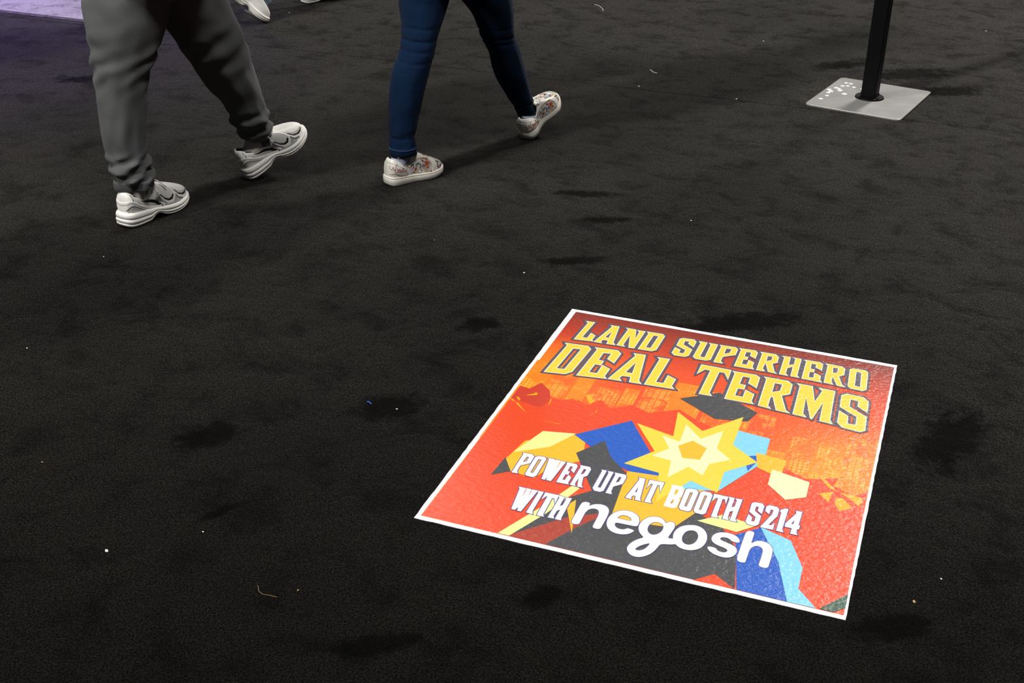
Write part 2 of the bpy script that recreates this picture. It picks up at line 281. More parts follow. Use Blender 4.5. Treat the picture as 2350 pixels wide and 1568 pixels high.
PRINT_SHAPES = [
 ('red', '-4494,-5446 4566,-5465 4540,-873 4268,-1204 3768,-935 3849,-578 3149,-894 2604,-623 2030,-552 1409,236 218,744 -311,1102 -984,649 -1495,860 -1960,488 -2291,824 -2574,428 -2911,647 -3221,451 -3533,469 -3662,779 -4004,1109 -4191,688 -4466,750'),
 ('maroon', '-4470,45 -4046,-45 -3615,-106 -3496,293 -3665,753 -3996,1087 -4184,667 -4458,728'),
 ('amber', '-3904,442 -3909,536 -3968,570 -3983,506 -4171,316'),
 ('amber', '-3819,-531 -4232,-88 -4275,-124'),
 ('amber', '-4408,-45 -4293,-75 -4422,44 -4461,47'),
 ('amber', '-4241,14 -4214,70 -4290,173 -4362,163'),
 ('amber', '-2494,497 -2435,633 -2651,1002 -2730,894'),
 ('amber', '-3753,882 -3722,902 -3954,1104'),
 ('amber', '-3466,89 -3444,116 -3478,384 -3510,391'),
 ('amber', '-2864,536 -2855,585 -3018,656'),
 ('amber', '-2243,125 -2221,145 -2246,410'),
 ('amber', '-2324,-52 -2281,132 -2296,151'),
 ('amber', '-2884,-712 -2889,-686 -3462,-684'),
 ('amber', '3663,-1037 3919,-1185 3506,-682 3438,-709'),
 ('amber', '3757,-1650 3801,-1187 3496,-1375'),
 ('amber', '4248,-1389 4396,-1572 4486,-1339 4411,-1191 3927,-1159'),
 ('amber', '3898,-1660 4034,-1910 4283,-1682 4049,-1380 3899,-1395'),
 ('charcoal', '2405,-5453 2172,-4107 1769,-3519 638,-2826 -1145,-2979 -2055,-3983 -2720,-5445'),
 ('darkred', '-1650,-5452 -1229,-4653 -692,-3818 -1525,-4358 -2493,-5438'),
 ('red', '2386,-5445 1923,-5117 1551,-5476'),
 ('palegreen', '-2461,-5443 -1977,-4362 -1595,-3195 -1759,-3072 -2181,-4212 -2720,-5445'),
 ('gold', '-1236,-4875 -1532,-3649 -1668,-3920'),
 ('gold', '-2700,-3180 -2497,-2632 -1869,-2064 -2162,-890 -3434,-1739 -3659,-3055'),
 ('palegreen', '-2789,-1776 -2389,-980 -3178,-1165 -3522,-2316'),
 ('charcoal', '-3294,-3106 -3615,-2598 -3672,-3412'),
 ('blue', '-1141,-1934 419,-2545 -352,-1339 -1289,119 -2416,-1034'),
 ('charcoal', '-1020,-3663 -151,-2808 -1302,-1676 -1646,-1026 -2125,-1801'),
 ('gold', '-618,-4069 746,-3873 1428,-2366 432,-1974 -776,-2105'),
 ('skyblue', '984,-767 524,-2354 1359,-2135 2104,-563 2073,543 1111,657'),
 ('blue', '1830,-1069 2049,-261 1612,-476'),
 ('gold', '2011,-839 2580,-1082 2599,-286 1863,-212'),
 ('cream', '2361,-1437 2838,-1918 3261,-1640 3246,-1009 2347,-785'),
 ('charcoal', '609,968 1404,1151 1548,1662 456,2311 -441,1638'),
 ('yellow', '-410,-1035 -942,-1815 -79,-1906 156,-3053 682,-1951 1355,-2211 1326,-1308 1969,-617 1280,-70 1262,1320 454,285 -322,960 -155,-217 -1135,46'),
 ('cream', '-109,-791 -420,-1244 59,-1297 153,-2008 502,-1400 886,-1639 933,-1109 1353,-741 951,-368 932,476 494,-87 14,439 54,-411 -412,-277'),
 ('gold', '281,-1087 682,-1008 727,-458 335,-236 57,-599'),
 ('palegreen', '2055,-3525 2409,-3147 1659,-2993 1173,-3430'),
 ('blue', '2441,-5453 3457,-5462 3194,-4183 2592,-3109 2056,-3625'),
 ('skyblue', '3075,-4229 3457,-5462 4023,-5454 3604,-4967 3584,-4263 3204,-3405 2503,-3144'),
 ('darkgreen', '4361,-5448 4570,-5225 4567,-4780 4089,-5442'),
]
# ------------------------------------------------------------------ the floor and its carpets
def slab(name, poly, z0, z1, mat, parent=None, bevel=0.0):
    bm = bmesh.new()
    vs = [bm.verts.new((p[0], p[1], z0)) for p in poly]
    f = bm.faces.new(vs)
    if f.normal.z > 0 or True: bm.normal_update()
    if f.normal.z > 0: f.normal_flip()
    r = bmesh.ops.extrude_face_region(bm, geom=[f])
    for e in r['geom']:
        if isinstance(e, bmesh.types.BMVert): e.co.z = z1
    bmesh.ops.recalc_face_normals(bm, faces=bm.faces[:])
    if bevel:
        ed = [e for e in bm.edges if all(abs(v.co.z - z1) < 1e-6 for v in e.verts)]
        bmesh.ops.bevel(bm, geom=ed, offset=bevel, segments=2, affect='EDGES', profile=.5)
    return bm_obj(name, bm, mat, parent)

XL, XR, YN, YF = -7.0, 7.0, -0.6, 13.0
floor = slab('floor', [(XL, YN), (XR, YN), (XR, YF), (XL, YF)], -.10, -.012, M['underlay'])
tag(floor, 'exhibition hall floor under black cut-pile carpet laid in wide sheets', kind='structure')
# the seam between two widths of carpet runs across the top of the picture
sa, sb = on_floor(600, 105), on_floor(2350, 307)
sd = (sb - sa).normalized()
def seam(x, off=0.0):
    return sa.y + (x - sa.x) * sd.y / sd.x + off
# far sheet ends at the pale carpet: its corner stands behind the left walker
ea, eb = on_floor(0, 27), on_floor(195, 50)
ed = (eb - ea).normalized()
def edge(x): return ea.y + (x - ea.x) * ed.y / ed.x
XC = -2.02
near = slab('carpet_sheet', [(XL, YN), (XR, YN), (XR, seam(XR, -.0006)), (XL, seam(XL, -.0006))], -.012, 0.0, M['carpet'], floor, .001)
far = slab('carpet_sheet', [(XL, seam(XL, .0006)), (XR, seam(XR, .0006)), (XR, YF), (XC, YF), (XC, edge(XC)), (XL, edge(XL))], -.012, .0005, M['carpet'], floor, .001)
for o in (near, far): tag(o, kind=None)
near['label'] = 'near sheet of black carpet'; far['label'] = 'far sheet of black carpet beyond the seam'
lil = slab('pale_carpet', [(XL, edge(XL) + .03), (XC - .03, edge(XC) + .03), (XC - .03, YF), (XL, YF)], -.012, .002, M['lilac'], floor, .003)
lil['label'] = 'pale lilac grey carpet under violet light'
strip = slab('trim_1', [(XL, edge(XL) - .012), (XC, edge(XC) - .012), (XC, edge(XC) + .032), (XL, edge(XL) + .032)], .0006, .0034, M['tape'], None, .001)
tag(strip, 'worn brown edge tape along the pale lilac carpet at top left', kind='structure')

# ------------------------------------------------------------------ post on its steel plate
M['post_black'] = simple('black_powder_coat', (.0012, .0012, .0014), .6, spec=.15)
M['bolt'] = simple('bolt_steel', (.02, .02, .02), .35, .8)
def plate_mat():
    t = NT('brushed_steel_plate')
    c = t.noise(t.mapping(t.coords(), scale=(1, 9, 1)), 14, 4, .6)
    t.color(t.ramp(c, [(.3, (.40, .39, .375)), (.7, (.45, .44, .425))]))
    t.set(Metallic=.45, Roughness=.33)
    n = t.noise(t.coords(), 5, 3, .6)
    t.l(t.range(n, .3, .7, .30, .36), t.b.inputs['Roughness'])
    return t.m
M['plate'] = plate_mat()
M['glint'] = simple('white_glint', (.85, .85, .85), .4)  # white colour for the lamp glints drawn on the plate
post = empty('floor_post', (1.5885, 5.4765, .0005), math.radians(-30.9))
tag(post, 'black square post bolted to a flat grey steel plate on the carpet', 'post')
def rounded_rect(w, d, r, k=8):
    P = []
    for cx, cy, a0 in ((w/2 - r, d/2 - r, 0), (-w/2 + r, d/2 - r, 90), (-w/2 + r, -d/2 + r, 180), (w/2 - r, -d/2 + r, 270)):
        for i in range(k + 1):
            a = math.radians(a0 + 90 * i / k); P.append((cx + r * math.cos(a), cy + r * math.sin(a)))
    return P
slab('base_plate', rounded_rect(.425, .515, .024), .0, .007, M['plate'], post, .0015)
bm = bmesh.new()
bmesh.ops.create_cone(bm, cap_ends=True, segments=48, radius1=.064, radius2=.062, depth=.006)
bmesh.ops.translate(bm, verts=bm.verts, vec=(0, 0, .0102))
fl = bm_obj('flange', bm, M['post_black'], post)
for k in range(4):
    a = math.radians(45 + 90 * k + 30.9 - 18)
    bm = bmesh.new()
    bmesh.ops.create_cone(bm, cap_ends=True, segments=6, radius1=.0068, radius2=.006, depth=.005)
    bmesh.ops.translate(bm, verts=bm.verts, vec=(.052 * math.cos(a), .052 * math.sin(a), .0156))
    bm_obj('bolt', bm, M['bolt'], fl)
sq = rounded_rect(.066, .066, .006, 4)
slab('pole', sq, .0132, 2.25, M['post_black'], post)
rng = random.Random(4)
for (px, py) in ((1953, 192), (1946, 197), (1934, 197), (1960, 200), (1926, 203), (1919, 201), (1928, 207), (1938, 215), (1907, 209), (1901, 212), (1903, 205), (1884, 226), (1898, 219), (1942, 190), (1979, 204)):  # reflections of small lamps on the plate, modelled as flat white discs
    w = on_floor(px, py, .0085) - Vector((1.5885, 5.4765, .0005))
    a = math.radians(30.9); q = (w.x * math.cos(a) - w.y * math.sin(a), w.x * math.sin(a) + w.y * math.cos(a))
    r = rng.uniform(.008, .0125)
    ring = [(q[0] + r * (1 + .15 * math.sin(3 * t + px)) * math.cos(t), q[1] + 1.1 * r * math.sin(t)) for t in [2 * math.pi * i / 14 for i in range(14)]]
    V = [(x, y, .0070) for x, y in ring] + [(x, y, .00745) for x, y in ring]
    mesh_obj('glint_disc', V, grid_faces(2, 14) + [tuple(range(14, 28))], M['glint'], post)

# ------------------------------------------------------------------ the floor poster
PW, PH = .9235, 1.1178
poster = empty('floor_poster', (.41758, 2.58987, 0.0), -.3485966)
tag(poster, 'square-edged glossy floor poster, yellow and white lettering on orange, lying on black carpet', 'poster')
def print_mat(name, col=None, build=None):
    t = NT(name)
    c = t.coords()
    if build: t.color(build(t, c))
    else: t.set(Base_Color=col)
    t.set(Roughness=.34, Specular_IOR_Level=.30)
    a = t.noise(t.mapping(c, rot=(0, 0, .5), scale=(1, 1.5, 1)), 64, 3, .55, .4)
    b = t.noise(c, 130, 2, .5)
    t.bump(t.math('ADD', a, t.math('MULTIPLY', b, .3)), .42, .0040)
    return t.m
def inks():
    T = {'yellow': (246, 210, 70), 'white': (244, 243, 246), 'dark': (92, 86, 96), 'violet': (98, 88, 140), 'red': (232, 76, 40),
         'maroon': (205, 66, 48), 'amber': (250, 172, 30), 'charcoal': (76, 76, 78), 'darkred': (172, 66, 48), 'palegreen': (232, 240, 150),
         'gold': (250, 186, 48), 'blue': (38, 92, 190), 'skyblue': (132, 208, 236), 'cream': (255, 240, 184), 'darkgreen': (58, 92, 76)}
    return {k: print_mat('ink_' + k, tuple(c * .80 for c in srgb(*v)[:3]) + (1,)) for k, v in T.items()}
INK = inks()
def backdrop(t, c):
    sep = t.n('ShaderNodeSeparateXYZ'); t.l(c, sep.inputs[0])
    x, y = sep.outputs[0], sep.outputs[1]
    v = t.math('DIVIDE', t.math('SUBTRACT', .545, y), 1.09)
    u = t.math('DIVIDE', t.math('ADD', x, .452), .904)
    # deep red at the top, red in the middle
    base = t.ramp(v, [(0, srgb(128, 46, 34)), (.10, srgb(178, 58, 36)), (.26, srgb(232, 82, 36)), (.45, srgb(236, 80, 36)), (1, srgb(228, 66, 36))])
    gl = t.math('MULTIPLY', t.range(u, .62, 1.0), t.range(v, .26, .62))
    gl2 = t.math('MULTIPLY', t.range(u, .30, .0), t.math('MULTIPLY', t.range(v, .12, .30), 1.0))
    col = t.mix(t.math('MULTIPLY', gl2, .8), base, srgb(250, 132, 26))
    col = t.mix(gl, col, srgb(255, 170, 26))
    return t.mix(1.0, col, (.86, .86, .86), 'MULTIPLY')
def tower_ink(seed, tint):
    def f(t, c):
        base = backdrop(t, c)
        col = t.mix(.55, base, tint)
        br = t.n('ShaderNodeTexBrick'); br.offset = 0.0; br.squash = 1.0
        t.l(t.mapping(c, loc=(.37 * seed, .11 * seed, 0)), br.inputs['Vector'])
        br.inputs['Scale'].default_value = 1.0
        br.inputs['Brick Width'].default_value = (.011, .016, .008)[seed % 3]; br.inputs['Row Height'].default_value = (.012, .009, .015)[seed % 3]
        br.inputs['Mortar Size'].default_value = (.0016, .0014, .0022)[seed % 3]; br.inputs['Mortar Smooth'].default_value = .3
        lit = t.range(t.noise(t.mapping(c, loc=(seed, 0, 0)), 16, 3, .7), .45, .62)
        return t.mix(t.math('MULTIPLY', t.math('SUBTRACT', 1.0, br.outputs['Fac']), t.math('MULTIPLY', lit, .55)), col, srgb(255, 190, 70))
    return f
M['panel'] = print_mat('poster_backdrop', build=backdrop)
TOWER = [print_mat('tower_ink', build=tower_ink(i, c)) for i, c in enumerate((srgb(250, 120, 30), srgb(228, 84, 34), srgb(252, 140, 30), srgb(240, 100, 34)))]
# sheet: white laminated vinyl, slightly uneven edge
bm = bmesh.new()
rim = []
rng = random.Random(2)
cor = [(-PW/2, -PH/2), (PW/2, -PH/2), (PW/2, PH/2), (-PW/2, PH/2)]
for i in range(4):
    (x0, y0), (x1, y1) = cor[i], cor[(i + 1) % 4]
    for k in range(60):
        t = k / 60; w = 0 if k == 0 else rng.uniform(-.0007, .0007)
        nx, ny = (y1 - y0), -(x1 - x0); L = math.hypot(nx, ny)
        rim.append((lerp(x0, x1, t) + nx / L * w, lerp(y0, y1, t) + ny / L * w))
sheet = slab('sheet', rim, .0006, .0018, INK['white'], poster)
LAYER = .0018
def layer():
    global LAYER
    LAYER += .00002
    return LAYER
def flat(P, polys, z, mi):
    """Adds one flat polygon with holes (lists of (x, y)) to Parts P."""
    vs = [Vector((x, y, 0)) for poly in polys for x, y in poly]
    tri = geometry.tessellate_polygon([[Vector((x, y, 0)) for x, y in poly] for poly in polys])
    F = []
    for a, b, c in tri:
        if (vs[b] - vs[a]).cross(vs[c] - vs[a]).z < 0: b, c = c, b
        F.append((a, b, c))
    P.add([Vector((v.x, v.y, z)) for v in vs], F, mi)
z = layer()
P = Parts(); flat(P, [[(-.4515, -.5460), (.4550, -.5460), (.4550, .5440), (-.4450, .5440)]], z, 0)
P.build('print_backdrop', M['panel'], poster)['label'] = 'orange red printed backdrop'
# skyline of towers behind the dust
rng = random.Random(11)
z = layer()
P = Parts(); x = -.4515; k = 0
while x < .449:
    w = rng.uniform(.035, .085); x2 = min(.4545, x + w)
    xm = (x + x2) / 2
    top = lerp(.25, .16, smooth01(abs(xm) / .2)) if abs(xm) < .2 else rng.uniform(.13, .30)
    if xm > .2: top = rng.uniform(.0, .17)
    flat(P, [[(x, -.20), (x2, -.20), (x2, top), (x, top)]], z, k % 4)
    x = x2 + (rng.uniform(.0, .012)); k += 1
P.build('print_skyline', TOWER, poster)['label'] = 'printed orange skyline of towers with lit windows'
def dec(s): return [tuple(int(a) / 1e4 for a in p.split(',')) for p in s.split()]
order = []
for colname, s in PRINT_SHAPES:
    if colname not in order: order.append(colname)
P = Parts()
for colname, s in PRINT_SHAPES:
    flat(P, [dec(s)], layer(), order.index(colname))
P.build('print_shards', [INK[k] for k in order], poster)['label'] = 'abstract printed burst of yellow, blue and charcoal shards over red dust'

def offset_poly(p, d):
    """Outward offset of a counter-clockwise polygon (clockwise holes shrink)."""
    out = []; n = len(p)
    for i in range(n):
        a, b, c = Vector(p[i - 1]), Vector(p[i]), Vector(p[(i + 1) % n])
        e1, e2 = (b - a), (c - b)
        if e1.length < 1e-7 or e2.length < 1e-7: continue
        e1.normalize(); e2.normalize()
        n1, n2 = Vector((e1.y, -e1.x)), Vector((e2.y, -e2.x))
        m = n1 + n2
        if m.length < 1e-3: m = n1
        m.normalize()
        k = d / max(.42, m.dot(n1))
        out.append(tuple(b + m * k))
    return out
def signed(p): return sum(p[i - 1][0] * p[i][1] - p[i][0] * p[i - 1][1] for i in range(len(p))) / 2
def grown(glyph, d):
    res = [offset_poly(glyph[0], d)]
    for h in glyph[1:]:
        # hole survives only while its narrow side is wider than the offset
        q = offset_poly(h, d)
        a = -signed(h); per = sum((Vector(h[i]) - Vector(h[i - 1])).length for i in range(len(h)))
        if d <= 0 or 2 * a / per > d * 1.05: res.append(q)
    return res
def rounded(poly, k=2):
    for _ in range(k):
        q = []
        for i in range(len(poly)):
            a, b = Vector(poly[i]), Vector(poly[(i + 1) % len(poly)])
            if (b - a).length > .028: q += [tuple(a.lerp(b, .08)), tuple(a.lerp(b, .92))]
            else: q += [tuple(a.lerp(b, .25)), tuple(a.lerp(b, .75))]
        poly = q
    return poly
def union(P, glyphs, z, mi):
    """Flat union of glyphs (outer loop + holes), without overlapping faces."""
    V, F, who = [], [], []
    for gi, g in enumerate(glyphs):
        for pi, poly in enumerate(g):
            poly = poly if signed(poly) > 0 else poly[::-1]
            F.append(list(range(len(V), len(V) + len(poly)))); V += [Vector(p) for p in poly]; who.append((gi, pi))
    rv, re_, rf, ov, oe, of = geometry.delaunay_2d_cdt(V, [], F, 1, 1e-6)
    keep = []
    for f, src in zip(rf, of):
        ids = [who[i] for i in src]
        outs = {g for g, p in ids if p == 0}; cut = {g for g, p in ids if p > 0}
        if outs - cut:
            a, b, c = [rv[i] for i in f[:3]]
            n = (b - a).x * (c - a).y - (b - a).y * (c - a).x
            keep.append(tuple(f) if n > 0 else tuple(f)[::-1])
    P.add([Vector((v.x, v.y, z)) for v in rv], keep, mi)
def lettering(key, name, label, rim_ink, rim_d, face_ink, inner=None, soft=False, shift=(0, 0)):
    gl = [[dec(p) for p in g.split('|')] for g in PRINT_OUTLINES[key].split('/')]
    if soft: gl = [[rounded(p, 2) for p in g] for g in gl]
    P = Parts()
    base = [grown(g, rim_d) for g in gl]
    if shift != (0, 0):
        base += [[[(x + shift[0], y + shift[1]) for x, y in p] for p in g] for g in [grown(g, rim_d * .8) for g in gl]]
    union(P, base, layer(), 0)
    mats = [INK[rim_ink], INK['white']]
    union(P, gl, layer(), 1)
    if inner:
        union(P, [grown(g, -inner) for g in gl], layer(), 2)
        mats.append(INK[face_ink])
    o = P.build(name, mats, poster); o['label'] = label
lettering('headline', 'headline_lettering', 'yellow slab headline LAND SUPERHERO with grey outline', 'dark', .0058, 'yellow', .0018, shift=(-.003, -.001))
lettering('subheadline', 'headline_lettering', 'larger yellow slab headline DEAL TERMS with grey outline', 'dark', .0062, 'yellow', .0020, shift=(-.003, -.001))
lettering('booth', 'booth_lettering', 'white condensed lettering POWER UP AT BOOTH S214 WITH', 'violet', .0019, 'white')
lettering('logo', 'logo_lettering', 'white rounded lower-case word negosh', 'violet', .0014, 'white', soft=True)
# ------------------------------------------------------------------ shoes
M['paint'] = None
def attr_mat(name, rough=.5, bump=None, spec=.4):
    t = NT(name)
    a = t.n('ShaderNodeAttribute'); a.attribute_name = 'dye'
    t.color(a.outputs['Color']); t.set(Roughness=rough, Specular_IOR_Level=spec)
    if bump: t.bump(t.noise(t.coords(), bump[0], 2), bump[1], bump[2])
    return t.m
M['shoe_textile'] = attr_mat('shoe_textile', .6, (900, .35, .0008), .3)
M['shoe_leather'] = attr_mat('printed_leather', .34, (260, .15, .0006), .45)
M['rubber_white'] = simple('white_foam_sole', srgb(247, 244, 236), .55, bump=(500, .15, .0006))
M['rubber_warm'] = simple('white_rubber_sole', srgb(246, 241, 228), .5, bump=(400, .1, .0004))
M['outsole_dark'] = simple('dark_rubber_tread', (.02, .02, .02), .7)
M['lace_white'] = simple('white_laces', srgb(246, 243, 235), .75)
M['lining_black'] = simple('black_lining', (.006, .006, .007), .85)
M['lining_white'] = simple('white_lining', srgb(236, 233, 226), .8)

HALF = [(0, 0), (.012, .018), (.035, .0275), (.08, .034), (.16, .0365), (.28, .0345), (.42, .036), (.55, .043), (.68, .0485), (.78, .0475), (.87, .041), (.93, .0335), (.97, .0235), (.99, .0140), (1, 0)]
def half_width(s, side, slim):
    """side +1 = inner (arch) edge."""
    w = spline(s, HALF) * slim
    if side > 0: w *= 1 - .16 * math.exp(-((s - .42) / .14) ** 2)
    else: w *= 1 + .04 * math.exp(-((s - .62) / .18) ** 2)
    return max(0.0, w)
def centre(s): return .006 * math.sin(math.pi * min(1, max(0, (s - .35) / .65)))     # toe swings to the inner side
def outline(N):
    """s, side pairs around the foot, heel -> outer edge -> toe -> inner edge."""
    out = []
    for i in range(N):
        t = 2 * math.pi * i / N
        s = .5 - .5 * math.cos(t)
        out.append((s, -1 if t < math.pi else 1))
    return out
class Shoe:
    def __init__(self, foot, L, slim, kind):
        self.mir = 1 if foot == 'right' else -1      # right foot: inner edge lies to +y
        self.L, self.slim, self.kind = L, slim, kind
        if kind == 'runner':
            self.top = [(0, .054), (.12, .051), (.35, .043), (.55, .036), (.75, .034), (.9, .039), (1, .048)]
            self.bot = [(0, .006), (.05, .001), (.10, 0), (.33, 0), (.37, .008), (.42, .017), (.48, .016), (.54, .006), (.62, 0), (.78, .001), (.9, .009), (1, .022)]
        else:
            self.top = [(0, .036), (.2, .033), (.5, .029), (.75, .028), (.9, .032), (1, .038)]
            self.bot = [(0, .005), (.06, .001), (.12, 0), (.75, .0), (.9, .005), (1, .012)]
    def pt(self, s, side, extra, z):
        """A point on the outline pushed out by extra."""
        hw = half_width(s, side, self.slim)
        ds = .004
        # outline normal in plan
        x = s * self.L; y = centre(s) + side * hw
        a = max(0, min(1, s - ds)); b = max(0, min(1, s + ds))
        tx = (b - a) * self.L; ty = (centre(b) + side * half_width(b, side, self.slim)) - (centre(a) + side * half_width(a, side, self.slim))
        if s < .002: nx, ny = -1, 0
        elif s > .998: nx, ny = 1, 0
        else:
            l = math.hypot(tx, ty); nx, ny = -ty / l * side, tx / l * side
        return Vector((x + nx * extra, (y + ny * extra) * self.mir, z))
    def sole(self):
        N = 160; O = outline(N); rows = []
        if self.kind == 'runner':
            prof = [(0, -.006), (.04, -.001), (.10, .0018), (.17, .0032), (.23, .0034), (.25, .0016), (.27, .0014), (.30, .0036), (.42, .0052), (.50, .005), (.54, .0036), (.57, .0020), (.60, .0022), (.64, .0040), (.74, .0048), (.86, .0036), (.95, .0016), (1, -.004)]
        else:
            prof = [(0, -.004), (.05, -.0005), (.12, .0012), (.5, .002), (.80, .0022), (.84, .0010), (.86, .0010), (.88, .0020), (.96, .0012), (1, -.003)]
        for f, ex in prof:
            ring = []
            for s, side in O:
                zb, zt = spline(s, self.bot), spline(s, self.top)
                flare = .003 * math.exp(-(s / .2) ** 2) * (1 - f) if self.kind == 'runner' else 0
                ring.append(self.pt(s, side, ex + flare, lerp(zb, zt, f)))
            rows.append(ring)
        V = [v for r in rows for v in r]
        F = grid_faces(len(rows), N)
        if self.mir < 0: F = [f[::-1] for f in F]
        nb = len(rows)
        # close bottom and top by pairing the two edges
        for base, flip in ((0, False), ((nb - 1) * N, True)):
            for i in range(N // 2):
                a, b, c, d = base + i, base + i + 1, base + (N - i - 1) % N, base + (N - i) % N
                q = [a, b, c, d] if len({a, b, c, d}) == 4 else list(dict.fromkeys([a, b, c, d]))
                F.append(tuple(q if flip else q[::-1]))
        return V, F
    # upper: from the sole edge B to the opening edge T
    def T(self, s, side):
        if self.kind == 'runner':
            sp = .050 + s * (.655 - .050)
            w = spline(s, [(0, 0), (.04, .016), (.12, .025), (.3, .029), (.46, .027), (.58, .021), (.75, .018), (.92, .0135), (.98, .008), (1, 0)])
            z = spline(s, [(0, .118), (.05, .117), (.16, .102), (.34, .087), (.46, .096), (.56, .120), (.64, .121), (.8, .106), (1, .086)])
        else:
            sp = .055 + s * (.705 - .055)
            w = spline(s, [(0, 0), (.04, .016), (.12, .025), (.3, .029), (.46, .026), (.58, .020), (.75, .016), (.92, .0125), (.98, .008), (1, 0)])
            z = spline(s, [(0, .098), (.05, .097), (.16, .085), (.34, .068), (.46, .078), (.56, .102), (.64, .106), (.8, .088), (1, .064)])
        return Vector((sp * self.L, (centre(sp) + side * w * self.slim) * self.mir, z))
    def surf(self, s, side, r):
        b = self.pt(s, side, -.0035, spline(s, self.top) - .004)
        t = self.T(s, side)
        a = r * math.pi / 2
        front = smooth01((s - .55) / .4)
        ex = lerp(1.0, .80, front)
        g = lerp(r * r * .75 + r * .25 * (1 if s > .1 else .4), 1 - math.cos(a) ** ex, .35 + .65 * front)
        h = lerp(math.sin(a) * .5 + r * .5, math.sin(a) ** ex, .4 + .6 * front)
        p = Vector((lerp(b.x, t.x, g), lerp(b.y, t.y, g), lerp(b.z, t.z, h)))
        bulge = .0045 * math.sin(math.pi * min(1, r * 1.15)) * (1 - front) * math.exp(-((s - .12) / .2) ** 2)
        if s > .02: p.y += side * self.mir * bulge
        return p
    def upper(self, paint, lining, N=260, R=46):
        O = outline(N); V = []; C = []
        base = [[self.surf(s, side, k / (R - 1)) for s, side in O] for k in range(R)]
        for k in range(R):
            for i, (s, side) in enumerate(O):
                r = k / (R - 1)
                col, up = paint(s, r, side)
                p = base[k][i]
                if up:
                    e1 = base[k][(i + 1) % N] - base[k][i - 1]
                    e2 = base[min(k + 1, R - 1)][i] - base[max(k - 1, 0)][i]
                    nn = e1.cross(e2) * self.mir
                    if nn.length > 1e-12: p = p + nn.normalized() * up
                V.append(p); C.append(col)
        F = grid_faces(R, N)
        # rolled collar and lining going down inside
        for j, (inn, dz) in enumerate(((.0022, .0018), (.0050, .0006), (.0066, -.006), (.0070, -.016), (.0075, -.030))):
            for s, side in O:
                t = self.T(s, side)
                m = Vector((t.x, centre(t.x / self.L) * self.mir, t.z))
                d = m - t
                ax = Vector((.30 * self.L, 0, t.z)) - t if s < .25 else d
                if ax.length > 1e-6: ax = ax.normalized() * min(inn, ax.length * .8)
                V.append(t + ax + Vector((0, 0, dz)))
                C.append(lining if j > 0 else paint(s, 1.0, side)[0])
        F = grid_faces(R + 5, N)
        if self.mir < 0: F = [f[::-1] for f in F]
        return V, F, C
    def tongue(self):
        V = []; n = 15; rows = 22
        for lay in (0, 1):
            for i in range(rows):
                u = i / (rows - 1)
                k0, k1 = (.050, .605) if self.kind == 'runner' else (.055, .650)
                sp = lerp(k0 + k1 + .02, k0 + k1 * .55, u)
                sT = (sp - k0) / k1
                zc = self.T(min(1, max(0, sT)), 1).z
                zz = zc - .001 + .024 * smooth01((u - .70) / .3) - .004 * (1 - smooth01(u / .2))
                xx = sp * self.L - .012 * smooth01((u - .70) / .3)
                wd = lerp(.012, .027, u) * self.slim
                for j in range(n):
                    t = -1 + 2 * j / (n - 1)
                    V.append(Vector((xx, (centre(sp) + t * wd) * self.mir, zz - .009 * t * t - lay * .005)))
        F = grid_faces(rows, n, False)
        F = F + [tuple(reversed(f)) for f in grid_faces(rows, n, False, rows * n)]
        b = rows * n
        for i in range(rows - 1):
            for j0 in (0, n - 1):
                q = (i*n + j0, (i+1)*n + j0, b + (i+1)*n + j0, b + i*n + j0); F.append(q if j0 else q[::-1])
        for j in range(n - 1):
            F.append(((rows-1)*n + j, (rows-1)*n + j + 1, b + (rows-1)*n + j + 1, b + (rows-1)*n + j))
        return V, F
    def laces(self, ends):
        P = Parts(); holes = []
        for k in range(6):
            s = lerp(.95, .60, k / 5)
            holes.append((s, self.T(s, -1) + Vector((0, 0, .001)), self.T(s, 1) + Vector((0, 0, .001))))
        def strand(a, b, lift=.0045, wide=.0028):
            path = []
            for i in range(11):
                t = i / 10; p = a.lerp(b, t); p.z += lift * math.sin(math.pi * t) + .001; path.append(p)
            V, F = tube(path, wide, 8)
            c = sum(V, Vector()) / len(V)
            P.add(V, F)
        out = lambda a, b: a + (a - b).normalized() * .008 - Vector((0, 0, .004))
        for k, (s, a, b) in enumerate(holes):
            strand(out(a, b), out(b, a))
            if k < 5:
                strand(out(a, b), out(holes[k+1][2], holes[k+1][1]), .006)
                strand(out(b, a), out(holes[k+1][1], holes[k+1][2]), .007)
        top = (holes[5][1] + holes[5][2]) / 2 + Vector((0, 0, .009))
        for sgn in (-1, 1):                                # bow loops
            path = []
            for i in range(17):
                t = i / 16 * 2 * math.pi
                path.append(top + Vector((.010 * math.sin(t) + .012 * (1 - math.cos(t)) * .5, sgn * .024 * (1 - math.cos(t)) * .5, -.010 * (1 - math.cos(t)) * .5 + .005 * math.sin(t))))
            V, F = tube(path, .0022, 7); P.add(V, F)
        for e in ends:                                      # loose ends
            path = [top + Vector(e) * t + Vector((0, 0, .012 * math.sin(math.pi * t))) for t in [i / 8 for i in range(9)]]
            V, F = tube(path, .0021, 7); P.add(V, F)
        return P

